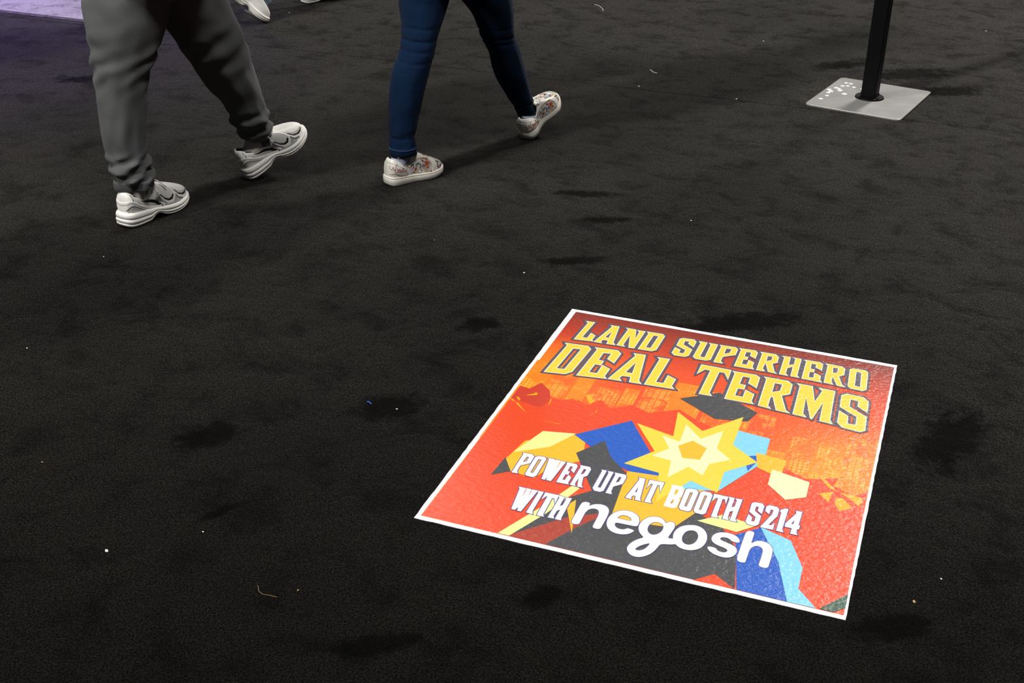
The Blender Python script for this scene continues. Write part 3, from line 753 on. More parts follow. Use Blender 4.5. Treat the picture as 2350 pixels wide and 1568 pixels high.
def seg_dist(px, py, pts):
    best = 9
    for (ax, ay), (bx, by) in zip(pts, pts[1:]):
        dx, dy = bx - ax, by - ay; l = dx*dx + dy*dy
        t = max(0, min(1, ((px - ax) * dx + (py - ay) * dy) / l)) if l else 0
        best = min(best, math.hypot(px - ax - t*dx, py - ay - t*dy))
    return best
def inside(px, py, poly):
    c = False
    for i in range(len(poly)):
        (x1, y1), (x2, y2) = poly[i - 1], poly[i]
        if (y1 > py) != (y2 > py) and px < (x2 - x1) * (py - y1) / (y2 - y1) + x1: c = not c
    return c
WHT, SIL, GRY, BLK, MSH = srgb(248, 245, 238), srgb(182, 182, 178), srgb(100, 100, 100), srgb(14, 14, 16), srgb(226, 224, 218)
def paint_runner(s, r, side):
    # side view of the shoe: s along the foot, q up the side at about the same scale
    q = r * .25
    d = lambda *p: seg_dist(s, q, [(x, y * .25) for x, y in p])
    ins = lambda *p: inside(s, q, [(x, y * .25) for x, y in p])
    if s < .50 and r > .965: return (BLK if s > .13 else WHT), 0.
    if s < .56:
        if d((.02, .12), (.05, .23), (.09, .285), (.13, .27), (.176, .20), (.232, .10), (.29, .02)) < .0048: return BLK, -.0006
        if d((.03, .07), (.06, .16), (.09, .21), (.13, .20), (.18, .12), (.235, .02)) < .0060: return SIL, 0.
        if ins((0, 0), (.0, .1), (.05, .2), (.09, .26), (.13, .25), (.19, .16), (.28, 0)): return WHT, 0.
        if d((.085, .99), (.082, .82), (.10, .68), (.097, .54)) < .0055: return BLK, 0.
        if d((.0, .36), (.05, .47), (.09, .49), (.14, .44), (.20, .33), (.28, .19), (.37, .10), (.50, .06)) < .0125: return WHT, .0014
        if ins((.205, .64), (.29, .66), (.37, .69), (.43, .50), (.475, .32), (.535, .02), (.49, .06), (.43, .26), (.36, .43), (.29, .49)):
            if ins((.23, .70), (.41, .68), (.44, .48), (.37, .57), (.29, .58)): return GRY, 0.
            return BLK, -.0006
        if d((.18, .44), (.30, .37), (.38, .24), (.47, .10)) < .0050: return SIL, .0004
        if d((.17, .52), (.29, .42), (.37, .32), (.46, .16)) < .0040: return GRY, 0.
        if ins((.13, .75), (.22, .70), (.19, .46), (.12, .56)): return MSH, 0.
        if s < .46: return WHT, .0004
    if r > .86 and s < .97: return WHT, .0014
    if d((.53, .98), (.525, .80), (.47, .60), (.425, .40), (.46, .26), (.54, .08)) < .013: return WHT, .0014
    if ins((.45, .45), (.53, .60), (.535, .36), (.54, .12), (.48, .24)): return GRY if r < .42 else SIL, 0.
    if d((.545, .40), (.575, .24), (.62, .17), (.67, .19), (.71, .28)) < .0085: return BLK, -.0005
    if ins((.585, .92), (.615, .98), (.665, .86), (.62, .86)): return BLK, 0.
    if d((.57, .90), (.535, .62), (.545, .30), (.60, .10), (.68, .11), (.735, .28), (.735, .60), (.70, .86)) < .0100: return WHT, .0016
    if ((s - .635) / .085) ** 2 + ((r - .55) / .40) ** 2 < 1: return MSH, .0006
    if d((.77, .40), (.80, .24), (.86, .155), (.91, .15), (.95, .19)) < .0085: return BLK, -.0005
    if d((.765, .52), (.81, .34), (.865, .25), (.92, .24), (.955, .28)) < .0050: return SIL, .0005
    if d((.745, .28), (.775, .12), (.84, .05)) < .0075: return GRY, 0.
    if d((.74, .60), (.755, .30), (.80, .08)) < .0060: return WHT, .0012
    if r < .085: return (SIL if s < .80 else WHT), .0006
    if s < .76 and r < .22: return SIL, 0.
    if d((.955, .25), (.935, .45), (.93, .70), (.95, 1.0)) < .0030: return SIL, -.0004
    return WHT, 0.
def soft(paint):
    """The same dye sampled around the point, so edges between colours stay smooth."""
    def f(s, r, side):
        ups = 0; c = [0, 0, 0]
        for ds, dr in ((-.0015, -.006), (.0015, -.006), (-.0015, .006), (.0015, .006)):
            col, u = paint(min(1, max(0, s + ds)), min(1, max(0, r + dr)), side)
            ups += u * .25
            for k in range(3): c[k] += col[k] * .25
        return (c[0], c[1], c[2], 1.0), ups
    return f
FLOW = [(232, 226, 214), (236, 230, 216), (228, 222, 210), (238, 234, 224), (176, 198, 216), (222, 200, 140), (206, 190, 166), (232, 226, 214), (206, 88, 60), (150, 48, 40), (226, 192, 104), (120, 150, 190), (164, 190, 214), (92, 60, 44), (40, 36, 44), (236, 232, 222), (214, 120, 60), (96, 134, 92), (150, 110, 150), (240, 236, 226), (206, 196, 176)]
_rf = random.Random(7)
SEEDS = [(_rf.uniform(.2, 1.02), _rf.uniform(-.05, .5), _rf.choice(FLOW), _rf.uniform(.7, 1.5)) for _ in range(560)]
_cells = {}
for sd_ in SEEDS: _cells.setdefault((int(sd_[0] / .03), int((sd_[1] + .06) / .03)), []).append(sd_)
def floral(s, q):
    w = noise.noise(Vector((s * 40, q * 40, 1.7))) * .010
    x, y = s + w, q + noise.noise(Vector((s * 40, q * 40, 8.3))) * .010
    ci, cj = int(x / .03), int((y + .06) / .03)
    best, bc = 9, FLOW[0]
    for i in (ci - 1, ci, ci + 1):
        for j in (cj - 1, cj, cj + 1):
            for sx, sy, c, k in _cells.get((i, j), ()):
                # leaf-shaped cells lean in changing directions
                a = sx * 37 + sy * 61
                dx, dy = x - sx, y - sy
                u, v = dx * math.cos(a) + dy * math.sin(a), -dx * math.sin(a) + dy * math.cos(a)
                dd = math.hypot(u * .7, v * 1.7) * k
                if dd < best: best, bc = dd, c
    return srgb(*bc)
LEA = srgb(246, 242, 230)
def paint_floral(s, r, side):
    q = r * .42
    d = lambda *p: seg_dist(s, q, p)
    if s < .44:
        arc = table(s, [(0, .28), (.14, .28), (.28, .22), (.36, .14), (.40, 0)])
        if abs(q - arc) < .006 and s < .40: return srgb(168, 160, 146), -.0008
        if s > .28 and q > table(s, [(.28, .30), (.33, .17), (.40, .05), (.44, -.1)]) and r < .97: return floral(s, q), .0
        if s > .36 and q > table(s, [(.36, .14), (.40, .0)]) and r < .97: return floral(s, q), .0
        return LEA, .0014 if q < arc else .0006
    if q > table(s, [(.44, .40), (.5, .30), (.62, .25), (.75, .26), (.84, .36)]) and s < .86: return LEA, .0016
    st = table(q, [(0, .775), (.12, .80), (.25, .80), (.42, .80)])
    if abs(s - st) < .050: return LEA, .0016
    return floral(s, q), .0

def make_shoe(person, foot, kind, L, slim, heel, heading, pitch, roll, ends, detail=True, label=None):
    """Builds one worn shoe and returns its placement matrix (in the person's frame)."""
    sh = Shoe(foot, L, slim, kind)
    mat = Matrix.Translation(Vector(heel) - person.location) @ Matrix.Rotation(math.radians(heading), 4, 'Z') @ Matrix.Rotation(-math.radians(pitch), 4, 'Y') @ Matrix.Rotation(math.radians(roll), 4, 'X')
    V, F, C = sh.upper((lambda s, r, side: (srgb(244, 242, 235), 0.)) if not detail else soft(paint_runner) if kind == 'runner' else soft(paint_floral), BLK if kind == 'runner' else srgb(30, 30, 34), *((420, 64) if detail else (80, 14)))
    me = bpy.data.meshes.new('shoe')
    me.from_pydata([tuple(v) for v in V], [], F)
    at = me.color_attributes.new('dye', 'FLOAT_COLOR', 'POINT')
    at.data.foreach_set('color', [c for col in C for c in col])
    me.materials.append(M['shoe_textile'] if kind == 'runner' else M['shoe_leather'])
    me.polygons.foreach_set('use_smooth', [True] * len(me.polygons))
    me.update()
    o = bpy.data.objects.new('shoe', me); link(o, person)
    o.matrix_local = mat
    if label: o['label'] = label
    V, F = sh.sole()
    so = mesh_obj('sole', V, F, M['rubber_white'] if kind == 'runner' else M['rubber_warm'], o, True)
    V, F = sh.tongue()
    mesh_obj('tongue', V, F, M['lining_white'] if kind != 'runner' else simple('tongue_mesh', MSH, .8, bump=(700, .3, .0008)) if 'tongue_mesh' not in bpy.data.materials else bpy.data.materials['tongue_mesh'], o, True)
    sh.laces(ends).build('laces', [M['lace_white']], o, True)
    return sh, o, mat

# ------------------------------------------------------------------ clothes and bodies
def knit(name, col, fine, weave=False, sheen=0.):
    t = NT(name); c = t.coords()
    n = t.noise(c, fine, 3, .6)
    if weave:
        w = t.noise(t.mapping(c, rot=(0, 0, 0), scale=(1, 1, .10)), 900, 2, .6)
        wear = t.noise(c, 14, 4, .6)
        t.color(t.mix(t.math('MULTIPLY', t.range(w, .4, .75), t.range(wear, .3, .7, .3, .7)), col[0], col[1]))
        t.bump(w, .25, .0008)
    else:
        t.color(t.mix(n, col[0], col[1])); t.bump(n, .15, .0008)
    t.set(Roughness=.9, Specular_IOR_Level=.12, Sheen_Weight=sheen, Sheen_Roughness=.5)
    return t.m
M['fleece'] = knit('grey_fleece', ((.078, .079, .080, 1), (.120, .121, .122, 1)), 500, sheen=.08)
M['denim'] = knit('dark_blue_denim', ((.0012, .0085, .031, 1), (.004, .030, .078, 1)), 500, True, .03)
M['stitch'] = simple('pale_blue_stitching', (.05, .12, .24), .8)
M['pale_denim'] = knit('pale_blue_denim', ((.16, .23, .27, 1), (.34, .42, .44, 1)), 400, True, .05)
M['sock_grey'] = simple('heather_grey_sock', srgb(206, 202, 194), .9, bump=(600, .5, .001))
M['sock_blue'] = simple('pale_blue_sock', srgb(176, 184, 204), .9, bump=(700, .4, .001))
M['sock_black'] = simple('black_sock_band', (.006, .006, .007), .9, bump=(700, .4, .001))
M['sock_beige'] = simple('beige_sock_diamond', srgb(176, 166, 150), .9)
M['skin'] = simple('skin', (.42, .25, .18), .55)
M['dark_cotton'] = simple('black_cotton', (.010, .010, .011), .9, bump=(300, .3, .001))

def leg_rings(levels, depths, nseg, rows, fold, seed, depth_ratio=1.0):
    """levels: (pixel row, left, right) of the trouser leg as seen; depths: (pixel row, distance). Gives rings of world points, top to bottom."""
    Lf = [(a, b) for a, b, c in levels]; Rf = [(a, c) for a, b, c in levels]
    y0, y1 = levels[0][0], levels[-1][0]
    rings = []
    for i in range(rows):
        py = lerp(y0, y1, i / (rows - 1))
        d = spline(py, depths)
        a, b = at_depth(spline(py, Lf), py, d), at_depth(spline(py, Rf), py, d)
        c = (a + b) / 2; rad = (b - a).length / 2
        ring = []
        for j in range(nseg):
            t = 2 * math.pi * j / nseg
            k = fold(py, t)
            ring.append(c + Vector((rad * math.cos(t) , rad * depth_ratio * math.sin(t), 0)) + Vector((math.cos(t), math.sin(t), 0)) * k)
        rings.append(ring)
    return rings
def solid(rings):
    n = len(rings[0]); V = [v for r in rings for v in r]; F = grid_faces(len(rings), n)
    F.append(tuple(range(n))); F.append(tuple(range((len(rings) - 1) * n, len(rings) * n))[::-1])
    return V, F
def remeshed(name, P, mat, parent, voxel, smooth_it=3):
    """Joins overlapping closed shapes into one continuous skin."""
    o = P.build(name + '_tmp', [mat], None)
    bm = bmesh.new(); bm.from_mesh(o.data); bmesh.ops.recalc_face_normals(bm, faces=bm.faces[:]); bm.to_mesh(o.data); bm.free()
    m = o.modifiers.new('r', 'REMESH'); m.mode = 'VOXEL'; m.voxel_size = voxel; m.use_smooth_shade = True
    s = o.modifiers.new('s', 'SMOOTH'); s.iterations = smooth_it; s.factor = .5
    dg = bpy.context.evaluated_depsgraph_get()
    me = bpy.data.meshes.new_from_object(o.evaluated_get(dg))
    old = o.data
    bpy.data.objects.remove(o); bpy.data.meshes.remove(old)
    me.name = name
    if parent is not None:
        for v in me.vertices: v.co = v.co - parent.location
    me.polygons.foreach_set('use_smooth', [True] * len(me.polygons))
    me.materials.clear(); me.materials.append(mat)
    n = bpy.data.objects.new(name, me)
    return link(n, parent)
def ellipse_ring(c, rx, ry, turn, n=48):
    ca, sa_ = math.cos(turn), math.sin(turn)
    return [Vector((c[0] + rx * math.cos(t) * ca - ry * math.sin(t) * sa_, c[1] + rx * math.cos(t) * sa_ + ry * math.sin(t) * ca, c[2])) for t in [2 * math.pi * j / n for j in range(n)]]

def skinned(name, verts, edges, radii, mat, parent, level=1):
    me = bpy.data.meshes.new(name); me.from_pydata([tuple(Vector(v) - parent.location) for v in verts], edges, [])
    o = bpy.data.objects.new(name, me); link(o)
    sk = o.modifiers.new('skin', 'SKIN'); sk.use_smooth_shade = True
    o.modifiers.new('sub', 'SUBSURF').levels = level
    for v, r in zip(me.skin_vertices[0].data, radii): v.radius = (r, r)
    me.skin_vertices[0].data[0].use_root = True
    dg = bpy.context.evaluated_depsgraph_get()
    ev = bpy.data.meshes.new_from_object(o.evaluated_get(dg))
    bpy.data.objects.remove(o); bpy.data.meshes.remove(me)
    ev.name = name; ev.materials.clear(); ev.materials.append(mat)
    ev.polygons.foreach_set('use_smooth', [True] * len(ev.polygons))
    return link(bpy.data.objects.new(name, ev), parent)
def body(person, heading, pelvis, hipw, legs, ankles, scale=1.0):
    """One continuous body: legs to the ankles, trunk, head, bent arms with fingers held in front of the belly."""
    h = math.radians(heading)
    fw, lt = Vector((math.cos(h), math.sin(h), 0)), Vector((-math.sin(h), math.cos(h), 0))
    V, E, R = [], [], []
    def add(p, r, parent=None):
        V.append(Vector(p)); R.append(r)
        if parent is not None: E.append((parent, len(V) - 1))
        return len(V) - 1
    pv = Vector(pelvis)
    root = add(pv, .09 * scale)
    for sgn, chain, an in ((1, legs[0], ankles[0]), (-1, legs[1], ankles[1])):
        last = root; m = len(chain)
        for i, p in enumerate(chain):
            last = add(p, lerp(.062, .028, i / (m - 1)) * scale, last)
        add(an, .026 * scale, last)
    w = add(pv + Vector((0, 0, .16 * scale)), .095 * scale, root)
    ch = add(pv + fw * .03 + Vector((0, 0, .38 * scale)), .105 * scale, w)
    nk = add(pv + fw * .05 + Vector((0, 0, .56 * scale)), .055 * scale, ch)
    hd = add(pv + fw * .08 + Vector((0, 0, .655 * scale)), .072 * scale, nk)
    cr_ = add(pv + fw * .09 + Vector((0, 0, .735 * scale)), .070 * scale, hd)
    add(pv + fw * .175 + Vector((0, 0, .68 * scale)), .016 * scale, hd)       # nose
    for sgn in (1, -1):
        shd = add(pv + lt * sgn * .19 * scale + Vector((0, 0, .44 * scale)), .042 * scale, ch)
        el = add(pv + lt * sgn * .25 * scale - fw * .03 + Vector((0, 0, .20 * scale)), .034 * scale, shd)
        wr_ = add(pv + lt * sgn * .15 * scale + fw * .21 + Vector((0, 0, .22 * scale)), .028 * scale, el)
        pm = add(V[wr_] + fw * .06 - lt * sgn * .03, .026 * scale, wr_)
        for f in range(4):
            b0 = add(V[pm] + fw * .035 - lt * sgn * .02 + Vector((0, 0, .027 - f * .018)), .0088, pm)
            b1 = add(V[b0] + fw * .025 - lt * sgn * .025, .0080, b0)
            add(V[b1] - fw * .012 - lt * sgn * (.022, .026, .024, .018)[f], .0072, b1)
        t0 = add(V[wr_] + fw * .035 + Vector((0, 0, .035)), .0100, pm)
        add(V[t0] + fw * .035 + Vector((0, 0, .012)), .0085, t0)
    return skinned('body', V, E, R, M['skin'], person), fw, lt
def shirt(person, pelvis, fw, lt, scale, mat, hem=-.02, flare=1.0):
    P = Parts(); pv = Vector(pelvis); turn = math.atan2(lt.y, lt.x)
    rows = []
    for z, a, b, f in ((hem, .20 * flare, .15 * flare, .0), (-.04, .195 * flare, .145 * flare, .0), (.05, .19 * flare, .14 * flare, .0), (.18, .19, .145, .01), (.32, .215, .155, .02), (.43, .215, .14, .03), (.50, .15, .11, .04), (.535, .085, .08, .045)):
        c = pv + fw * f + Vector((0, 0, z * scale)); rows.append(ellipse_ring(c, a * scale, b * scale, turn, 40))
    V, F = solid(rows[::-1]); P.add(V, F)
    for sgn in (1, -1):
        a = pv + lt * sgn * .165 * scale + Vector((0, 0, .45 * scale)); b = pv + lt * sgn * .25 * scale - fw * .03 + Vector((0, 0, .20 * scale)); c = pv + lt * sgn * .17 * scale + fw * .15 + Vector((0, 0, .215 * scale))
        V, F = tube([a, a.lerp(b, .5), b, b.lerp(c, .5), c], [.085 * scale, .076 * scale, .072 * scale, .064 * scale, .054 * scale], 20); P.add(V, F)
    return remeshed('shirt', P, mat, person, .014, 4)
def hair(person, pelvis, fw, scale, mat):
    bm = bmesh.new(); bmesh.ops.create_uvsphere(bm, u_segments=28, v_segments=18, radius=.112 * scale)
    c = Vector(pelvis) + fw * .065 + Vector((0, 0, .735 * scale)) - person.location
    for v in bm.verts:
        k = 1 + .06 * noise.noise(v.co * 30)
        if v.co.z < -.02 and v.co.normalized().dot(fw) > -.15: k *= .72
        v.co = v.co * k + c
    return bm_obj('hair', bm, mat, person, True)
M['hair'] = simple('dark_hair', (.012, .009, .007), .6, bump=(250, .4, .002))
def sock(person, pts, radii, mat, name='sock', n=28):
    V, F = [], []
    rings = []
    for p, r in zip(pts, radii):
        rings.append(ellipse_ring(p, r[0], r[1], r[2], n))
    for r in rings: V += r
    F = grid_faces(len(rings), n)
    F = [f[::-1] for f in F] if pts[0].z < pts[-1].z else F
    F.append(tuple(range(n))); F.append(tuple(range((len(rings)-1)*n, len(rings)*n))[::-1])
    return mesh_obj(name, V, F, mat, person, True, person.location)
# ------------------------------------------------------------------ left walker: grey joggers, white running shoes
def pw(m, v, person): return person.location + m @ Vector(v)
man = empty('person', (-1.14, 4.10, 0))
tag(man, 'person in grey fleece joggers and white running shoes striding at left', 'person')
shR, oR, mR = make_shoe(man, 'right', 'runner', .285, 1.06, (-1.302, 3.835, 0.0), 58, 0, 0, [(.05, -.045, -.03), (.03, .04, -.03)], label='planted rear running shoe with grey and black side panels')
shL, oL, mL = make_shoe(man, 'left', 'runner', .285, 1.06, (-.982, 4.315, 0.0), 38, 25, 0, [(.05, .04, -.02), (.02, -.05, -.03)], label='forward running shoe landing on its heel with toe raised')
aR, aL = pw(mR, (.25 * .285, 0, .07), man), pw(mL, (.25 * .285, 0, .07), man)
pel = Vector((-1.215, 4.095, .93))
lt = Vector((-math.sin(math.radians(46)), math.cos(math.radians(46)), 0))
def fold_man(seed, y_cuff, knee):
    def f(py, t):
        k = .006 * noise.noise(Vector((math.cos(t) * 2.2, math.sin(t) * 2.2, py / 55 + seed)))
        w = smooth01((py - (y_cuff - 88)) / 40)                      # bunched above the cuff
        k += w * (.0075 * math.sin(py / 5.0 + 2 * t + 1.8 * math.sin(t + seed) + 1.3 * math.cos(2 * t)) + .010 * noise.noise(Vector((math.cos(t) * 1.6, math.sin(t) * 1.6, py / 11 + seed))))
        g = math.exp(-((py - knee) / 55) ** 2)                       # slanting folds behind the knee
        k += g * .0062 * math.sin(py / 7.6 + 4 * t + seed + 1.2 * noise.noise(Vector((math.cos(t) * 2, py / 40, seed)))) * (.65 + .35 * math.sin(t * 2 + seed))
        return k
    return f
P = Parts()
r = leg_rings([(-60, 205, 395), (-30, 193, 392), (0, 190, 388), (50, 197, 380), (100, 206, 365), (150, 213, 350), (200, 220, 338), (250, 226, 335), (300, 233, 334), (350, 245, 337), (380, 252, 347), (396, 260, 352), (408, 266, 353), (420, 272, 353)],
              [(-60, 4.04), (0, 4.02), (200, 3.95), (420, 3.905)], 72, 190, fold_man(1.3, 420, 140), 1, 1.0)
V, F = solid(r); P.add(V, F)
r2 = leg_rings([(-60, 340, 500), (0, 345, 522), (50, 378, 543), (100, 410, 562), (150, 445, 578), (200, 480, 595), (225, 505, 602), (250, 520, 611), (280, 533, 622), (300, 545, 623), (314, 556, 622), (322, 562, 620)],
               [(-60, 4.14), (0, 4.17), (150, 4.25), (322, 4.36)], 72, 170, fold_man(4.1, 322, 110), 2, 1.0)
V, F = solid(r2); P.add(V, F)
mid = lambda q: sum(q, Vector()) / len(q)
_, fw, lt = body(man, 46, pel, .09, [[mid(q[0]), mid(q[len(q)//3]), mid(q[len(q)//2]), mid(q[4*len(q)//5]), mid(q[-1])] for q in (r2, r)], (aL, aR))
shirt(man, pel, fw, lt, 1.0, M['dark_cotton'], -.15, 1.30); hair(man, pel, fw, 1.0, M['hair'])
turn = math.atan2(lt.y, lt.x)
V, F = solid([ellipse_ring((pel.x, pel.y, z), a, b, turn, 48) for z, a, b in ((1.0, .165, .125), (.93, .185, .14), (.84, .20, .155), (.77, .19, .15), (.72, .15, .12), (.69, .09, .07))]); P.add(V, F)
for q, sg in ((r, -1), (r2, 1)):
    V, F = tube([mid(q[3]), mid(q[0]), mid(q[0]).lerp(pel + lt * sg * .07, .5), pel + lt * sg * .05], [.10, .12, .15, .15], 32); P.add(V, F)
tr = remeshed('joggers', P, M['fleece'], man, .0055, 2)
tr['label'] = 'grey fleece joggers bunched at the cuffs'
for rr, nm in ((r, 'R'), (r2, 'L')):                                # ribbed hem at the ankle
    last = rr[-1]; c = sum(last, Vector()) / len(last)
    rows = []
    for k, (dz, sc) in enumerate(((.020, .95), (.020, 1.03), (.012, 1.045), (.002, 1.045), (-.010, 1.03), (-.013, 1.0), (-.013, .86), (.0, .82))):
        rows.append([c + (p - c) * sc + Vector((0, 0, dz)) for p in last])
    V = [v for q in rows for v in q]; F = [f[::-1] for f in grid_faces(len(rows), len(last))]
    mesh_obj('cuff', V, [f[::-1] for f in F], M['fleece'], man, True, man.location)
for rr, m, sh in ((r, mR, shR), (r2, mL, shL)):
    c = sum(rr[-1], Vector()) / len(rr[-1])
    p0 = pw(m, (.25 * .285, 0, .045), man); p1 = pw(m, (.235 * .285, 0, .085), man)
    sock(man, [p0, p1, p1.lerp(c, .5), c + Vector((0, 0, .03))], [(.034, .030, 0.8), (.036, .033, .8), (.040, .038, .8), (.040, .038, .8)], M['sock_grey'])

# ------------------------------------------------------------------ right walker: dark jeans, printed sneakers
wom = empty('person', (-.22, 4.55, 0))
tag(wom, 'person in slim dark blue jeans and flower-printed white sneakers mid-stride', 'person')
shR, oR, mR = make_shoe(wom, 'right', 'sneaker', .243, .99, (-.468, 4.275, 0.0), 38, 0, 0, [(-.01, .03, .03), (.05, .04, -.03)], label='planted rear sneaker with red script on the heel')
shL, oL, mL = make_shoe(wom, 'left', 'sneaker', .246, .99, (.042, 4.82, 0.0), 55, 29, 0, [(-.02, .015, .06), (.05, -.03, -.02)], label='forward sneaker landing on its heel with toe raised')
aR, aL = pw(mR, (.25 * .245, 0, .06), wom), pw(mL, (.25 * .245, 0, .06), wom)
pel = Vector((-.265, 4.56, .90))
def fold_wom(seed, hem, creases):
    def f(py, t):
        k = .0025 * noise.noise(Vector((math.cos(t) * 2, math.sin(t) * 2, py / 40 + seed)))
        k += .004 * smooth01((py - (hem - 60)) / 40) * noise.noise(Vector((math.cos(t) * 1.8, math.sin(t) * 1.8, py / 12 + seed)))
        for cy, a in creases:
            k -= a * math.exp(-((py - cy - 4 * math.sin(t + seed)) / 3.2) ** 2) * (.40 + .60 * smooth01(.5 + .9 * math.cos(t - 3.7 + .4 * math.sin(cy))))
        return k
    return f
P = Parts()
LV = [(-60, 922, 1052), (-20, 914, 1040), (0, 915, 1031), (44, 919, 1018), (82, 920, 1006), (117, 915, 999), (147, 904, 990), (176, 897, 982.5), (205, 894, 976), (235, 892, 969), (264, 891.5, 962), (293, 892, 957), (308, 892.5, 952.5), (328, 893, 954.5), (340, 894, 956), (349, 895, 956)]
r = leg_rings(LV, [(-60, 4.53), (0, 4.50), (147, 4.40), (349, 4.325)], 64, 190, fold_wom(2.2, 349, ((56, .005), (86, .008), (110, .007), (136, .0045), (310, .005))), 1, 1.0)
V, F = solid(r); P.add(V, F)
LV2 = [(-60, 1020, 1170), (-20, 1045, 1174), (0, 1059, 1176), (29, 1082, 1178.5), (59, 1095, 1180.5), (88, 1104, 1184), (117, 1120, 1194), (147, 1128, 1202), (176, 1137, 1210), (205, 1154, 1217), (235, 1172, 1225), (255, 1184, 1230), (268, 1190, 1231)]
r2 = leg_rings(LV2, [(-60, 4.62), (0, 4.63), (117, 4.72), (268, 4.868)], 64, 170, fold_wom(5.7, 268, ((64, .004), (86, .006), (98, .004), (240, .005))), 2, 1.0)
V, F = solid(r2); P.add(V, F)
_, fw, lt = body(wom, 44, pel, .085, [[mid(q[0]), mid(q[len(q)//3]), mid(q[len(q)//2]), mid(q[4*len(q)//5]), mid(q[-1])] for q in (r2, r)], (aL, aR), .95)
shirt(wom, pel, fw, lt, .95, M['dark_cotton'], -.18, 1.14); hair(wom, pel, fw, .95, M['hair'])
turn = math.atan2(lt.y, lt.x)
V, F = solid([ellipse_ring((pel.x, pel.y, z), a, b, turn, 48) for z, a, b in ((1.0, .15, .11), (.90, .175, .13), (.82, .18, .14), (.75, .165, .125), (.70, .12, .09), (.665, .06, .05))]); P.add(V, F)
for q, sg in ((r, -1), (r2, 1)):
    V, F = tube([mid(q[3]), mid(q[0]), mid(q[0]).lerp(pel + lt * sg * .07, .5), pel + lt * sg * .05], [.07, .088, .125, .13], 32); P.add(V, F)
tr = remeshed('jeans', P, M['denim'], wom, .0048, 2)
tr['label'] = 'slim dark blue jeans with creases at the knees'
for rr in (r, r2):
    last = rr[-1]; c = sum(last, Vector()) / len(last)
    rows = []
    tilt = Vector((.0, .0, 0))
    for dz, sc in ((.026, .97), (.026, 1.015), (.022, 1.03), (.006, 1.035), (-.004, 1.03), (-.0055, 1.0), (-.004, .93), (.02, .92)):
        rows.append([c + (p - c) * sc + Vector((0, 0, dz)) for p in last])
    hem = mesh_obj('hem', [v for q in rows for v in q], grid_faces(len(rows), len(last)), M['denim'], wom, True, wom.location)
    path = [c + (p - c) * 1.036 + Vector((0, 0, .020)) for p in last]; path.append(path[0])
    V, F = tube(path, .0011, 5)
    st = mesh_obj('stitching', [v - wom.location for v in V], F, M['stitch'], hem, True)
    # side seam up the outside of the leg
    seam_pts = [q[(len(q) // 10)] for q in rr[40:-2:4]]
    cc = [sum(q, Vector()) / len(q) for q in rr[40:-2:4]]
    V, F = tube([p + (p - k).normalized() * .0006 for p, k in zip(seam_pts, cc)], .0022, 6)
    mesh_obj('side_seam', V, F, M['denim'], wom, True, wom.location)
for rr, m, patt in ((r, mR, True), (r2, mL, False)):
    c = sum(rr[-1], Vector()) / len(rr[-1])
    p0 = pw(m, (.26 * .245, 0, .035), wom); p1 = pw(m, (.245 * .245, 0, .070), wom)
    top = c + Vector((0, 0, .03)); mid = p1.lerp(top, .42)
    sk = sock(wom, [p0, p1, mid], [(.030, .027, .6), (.032, .029, .6), (.036, .033, .6)], M['sock_blue'])
    bd = sock(wom, [mid + Vector((0, 0, -.001)), mid.lerp(top, .3), top], [(.0364, .0334, .6), (.0385, .036, .6), (.040, .038, .6)], M['sock_black'], 'sock_band')
    if patt:                                                          # pale diamond on the band, facing the heel side
        V = []
        z0, z1 = mid.z + .001, mid.z + .020
        n = 9; F = []
        for i in range(7):
            u = i / 6; z = lerp(z0, z1, u); w = .05 + .75 * u
            cc = mid.lerp(top, (z - mid.z) / (top.z - mid.z))
            rad = lerp(.0375, .0405, u)
            for j in range(n):
                a = -math.pi / 2 - .15 + w * (-1 + 2 * j / (n - 1))
                V.append(Vector((cc.x + rad * math.cos(a), cc.y + rad * math.sin(a), z)))
        F = grid_faces(7, n, False)
        mesh_obj('sock_diamond', [v - wom.location for v in V], F, M['sock_beige'], bd, True)
# red handwriting on the outer heel of both sneakers
M['script'] = simple('red_script_ink', srgb(160, 44, 40), .5)
SCRIPT = [ # strokes in (s, r) on the outer side of the heel
 [(.015, .52), (.02, .42), (.03, .36), (.04, .44), (.045, .52), (.05, .40), (.06, .36), (.07, .44)],
 [(.12, .74), (.095, .66), (.08, .50), (.075, .36), (.085, .27), (.105, .30), (.12, .40), (.11, .46), (.10, .42)],
 [(.125, .44), (.13, .33), (.145, .31), (.155, .38), (.145, .46), (.132, .42)],
 [(.16, .46), (.165, .35), (.175, .32), (.185, .40), (.19, .47), (.19, .36), (.20, .33)],
 [(.205, .34), (.22, .50), (.235, .66), (.225, .52), (.222, .36), (.232, .33)], [(.205, .52), (.25, .55)],
 [(.245, .46), (.25, .35), (.258, .37)], [(.258, .56), (.262, .57)],
 [(.268, .47), (.27, .33), (.278, .44), (.288, .46), (.292, .34), (.288, .22), (.295, .16), (.315, .18)],
 [(.01, .14), (.06, .20), (.11, .19), (.17, .12), (.23, .10), (.30, .06)]]
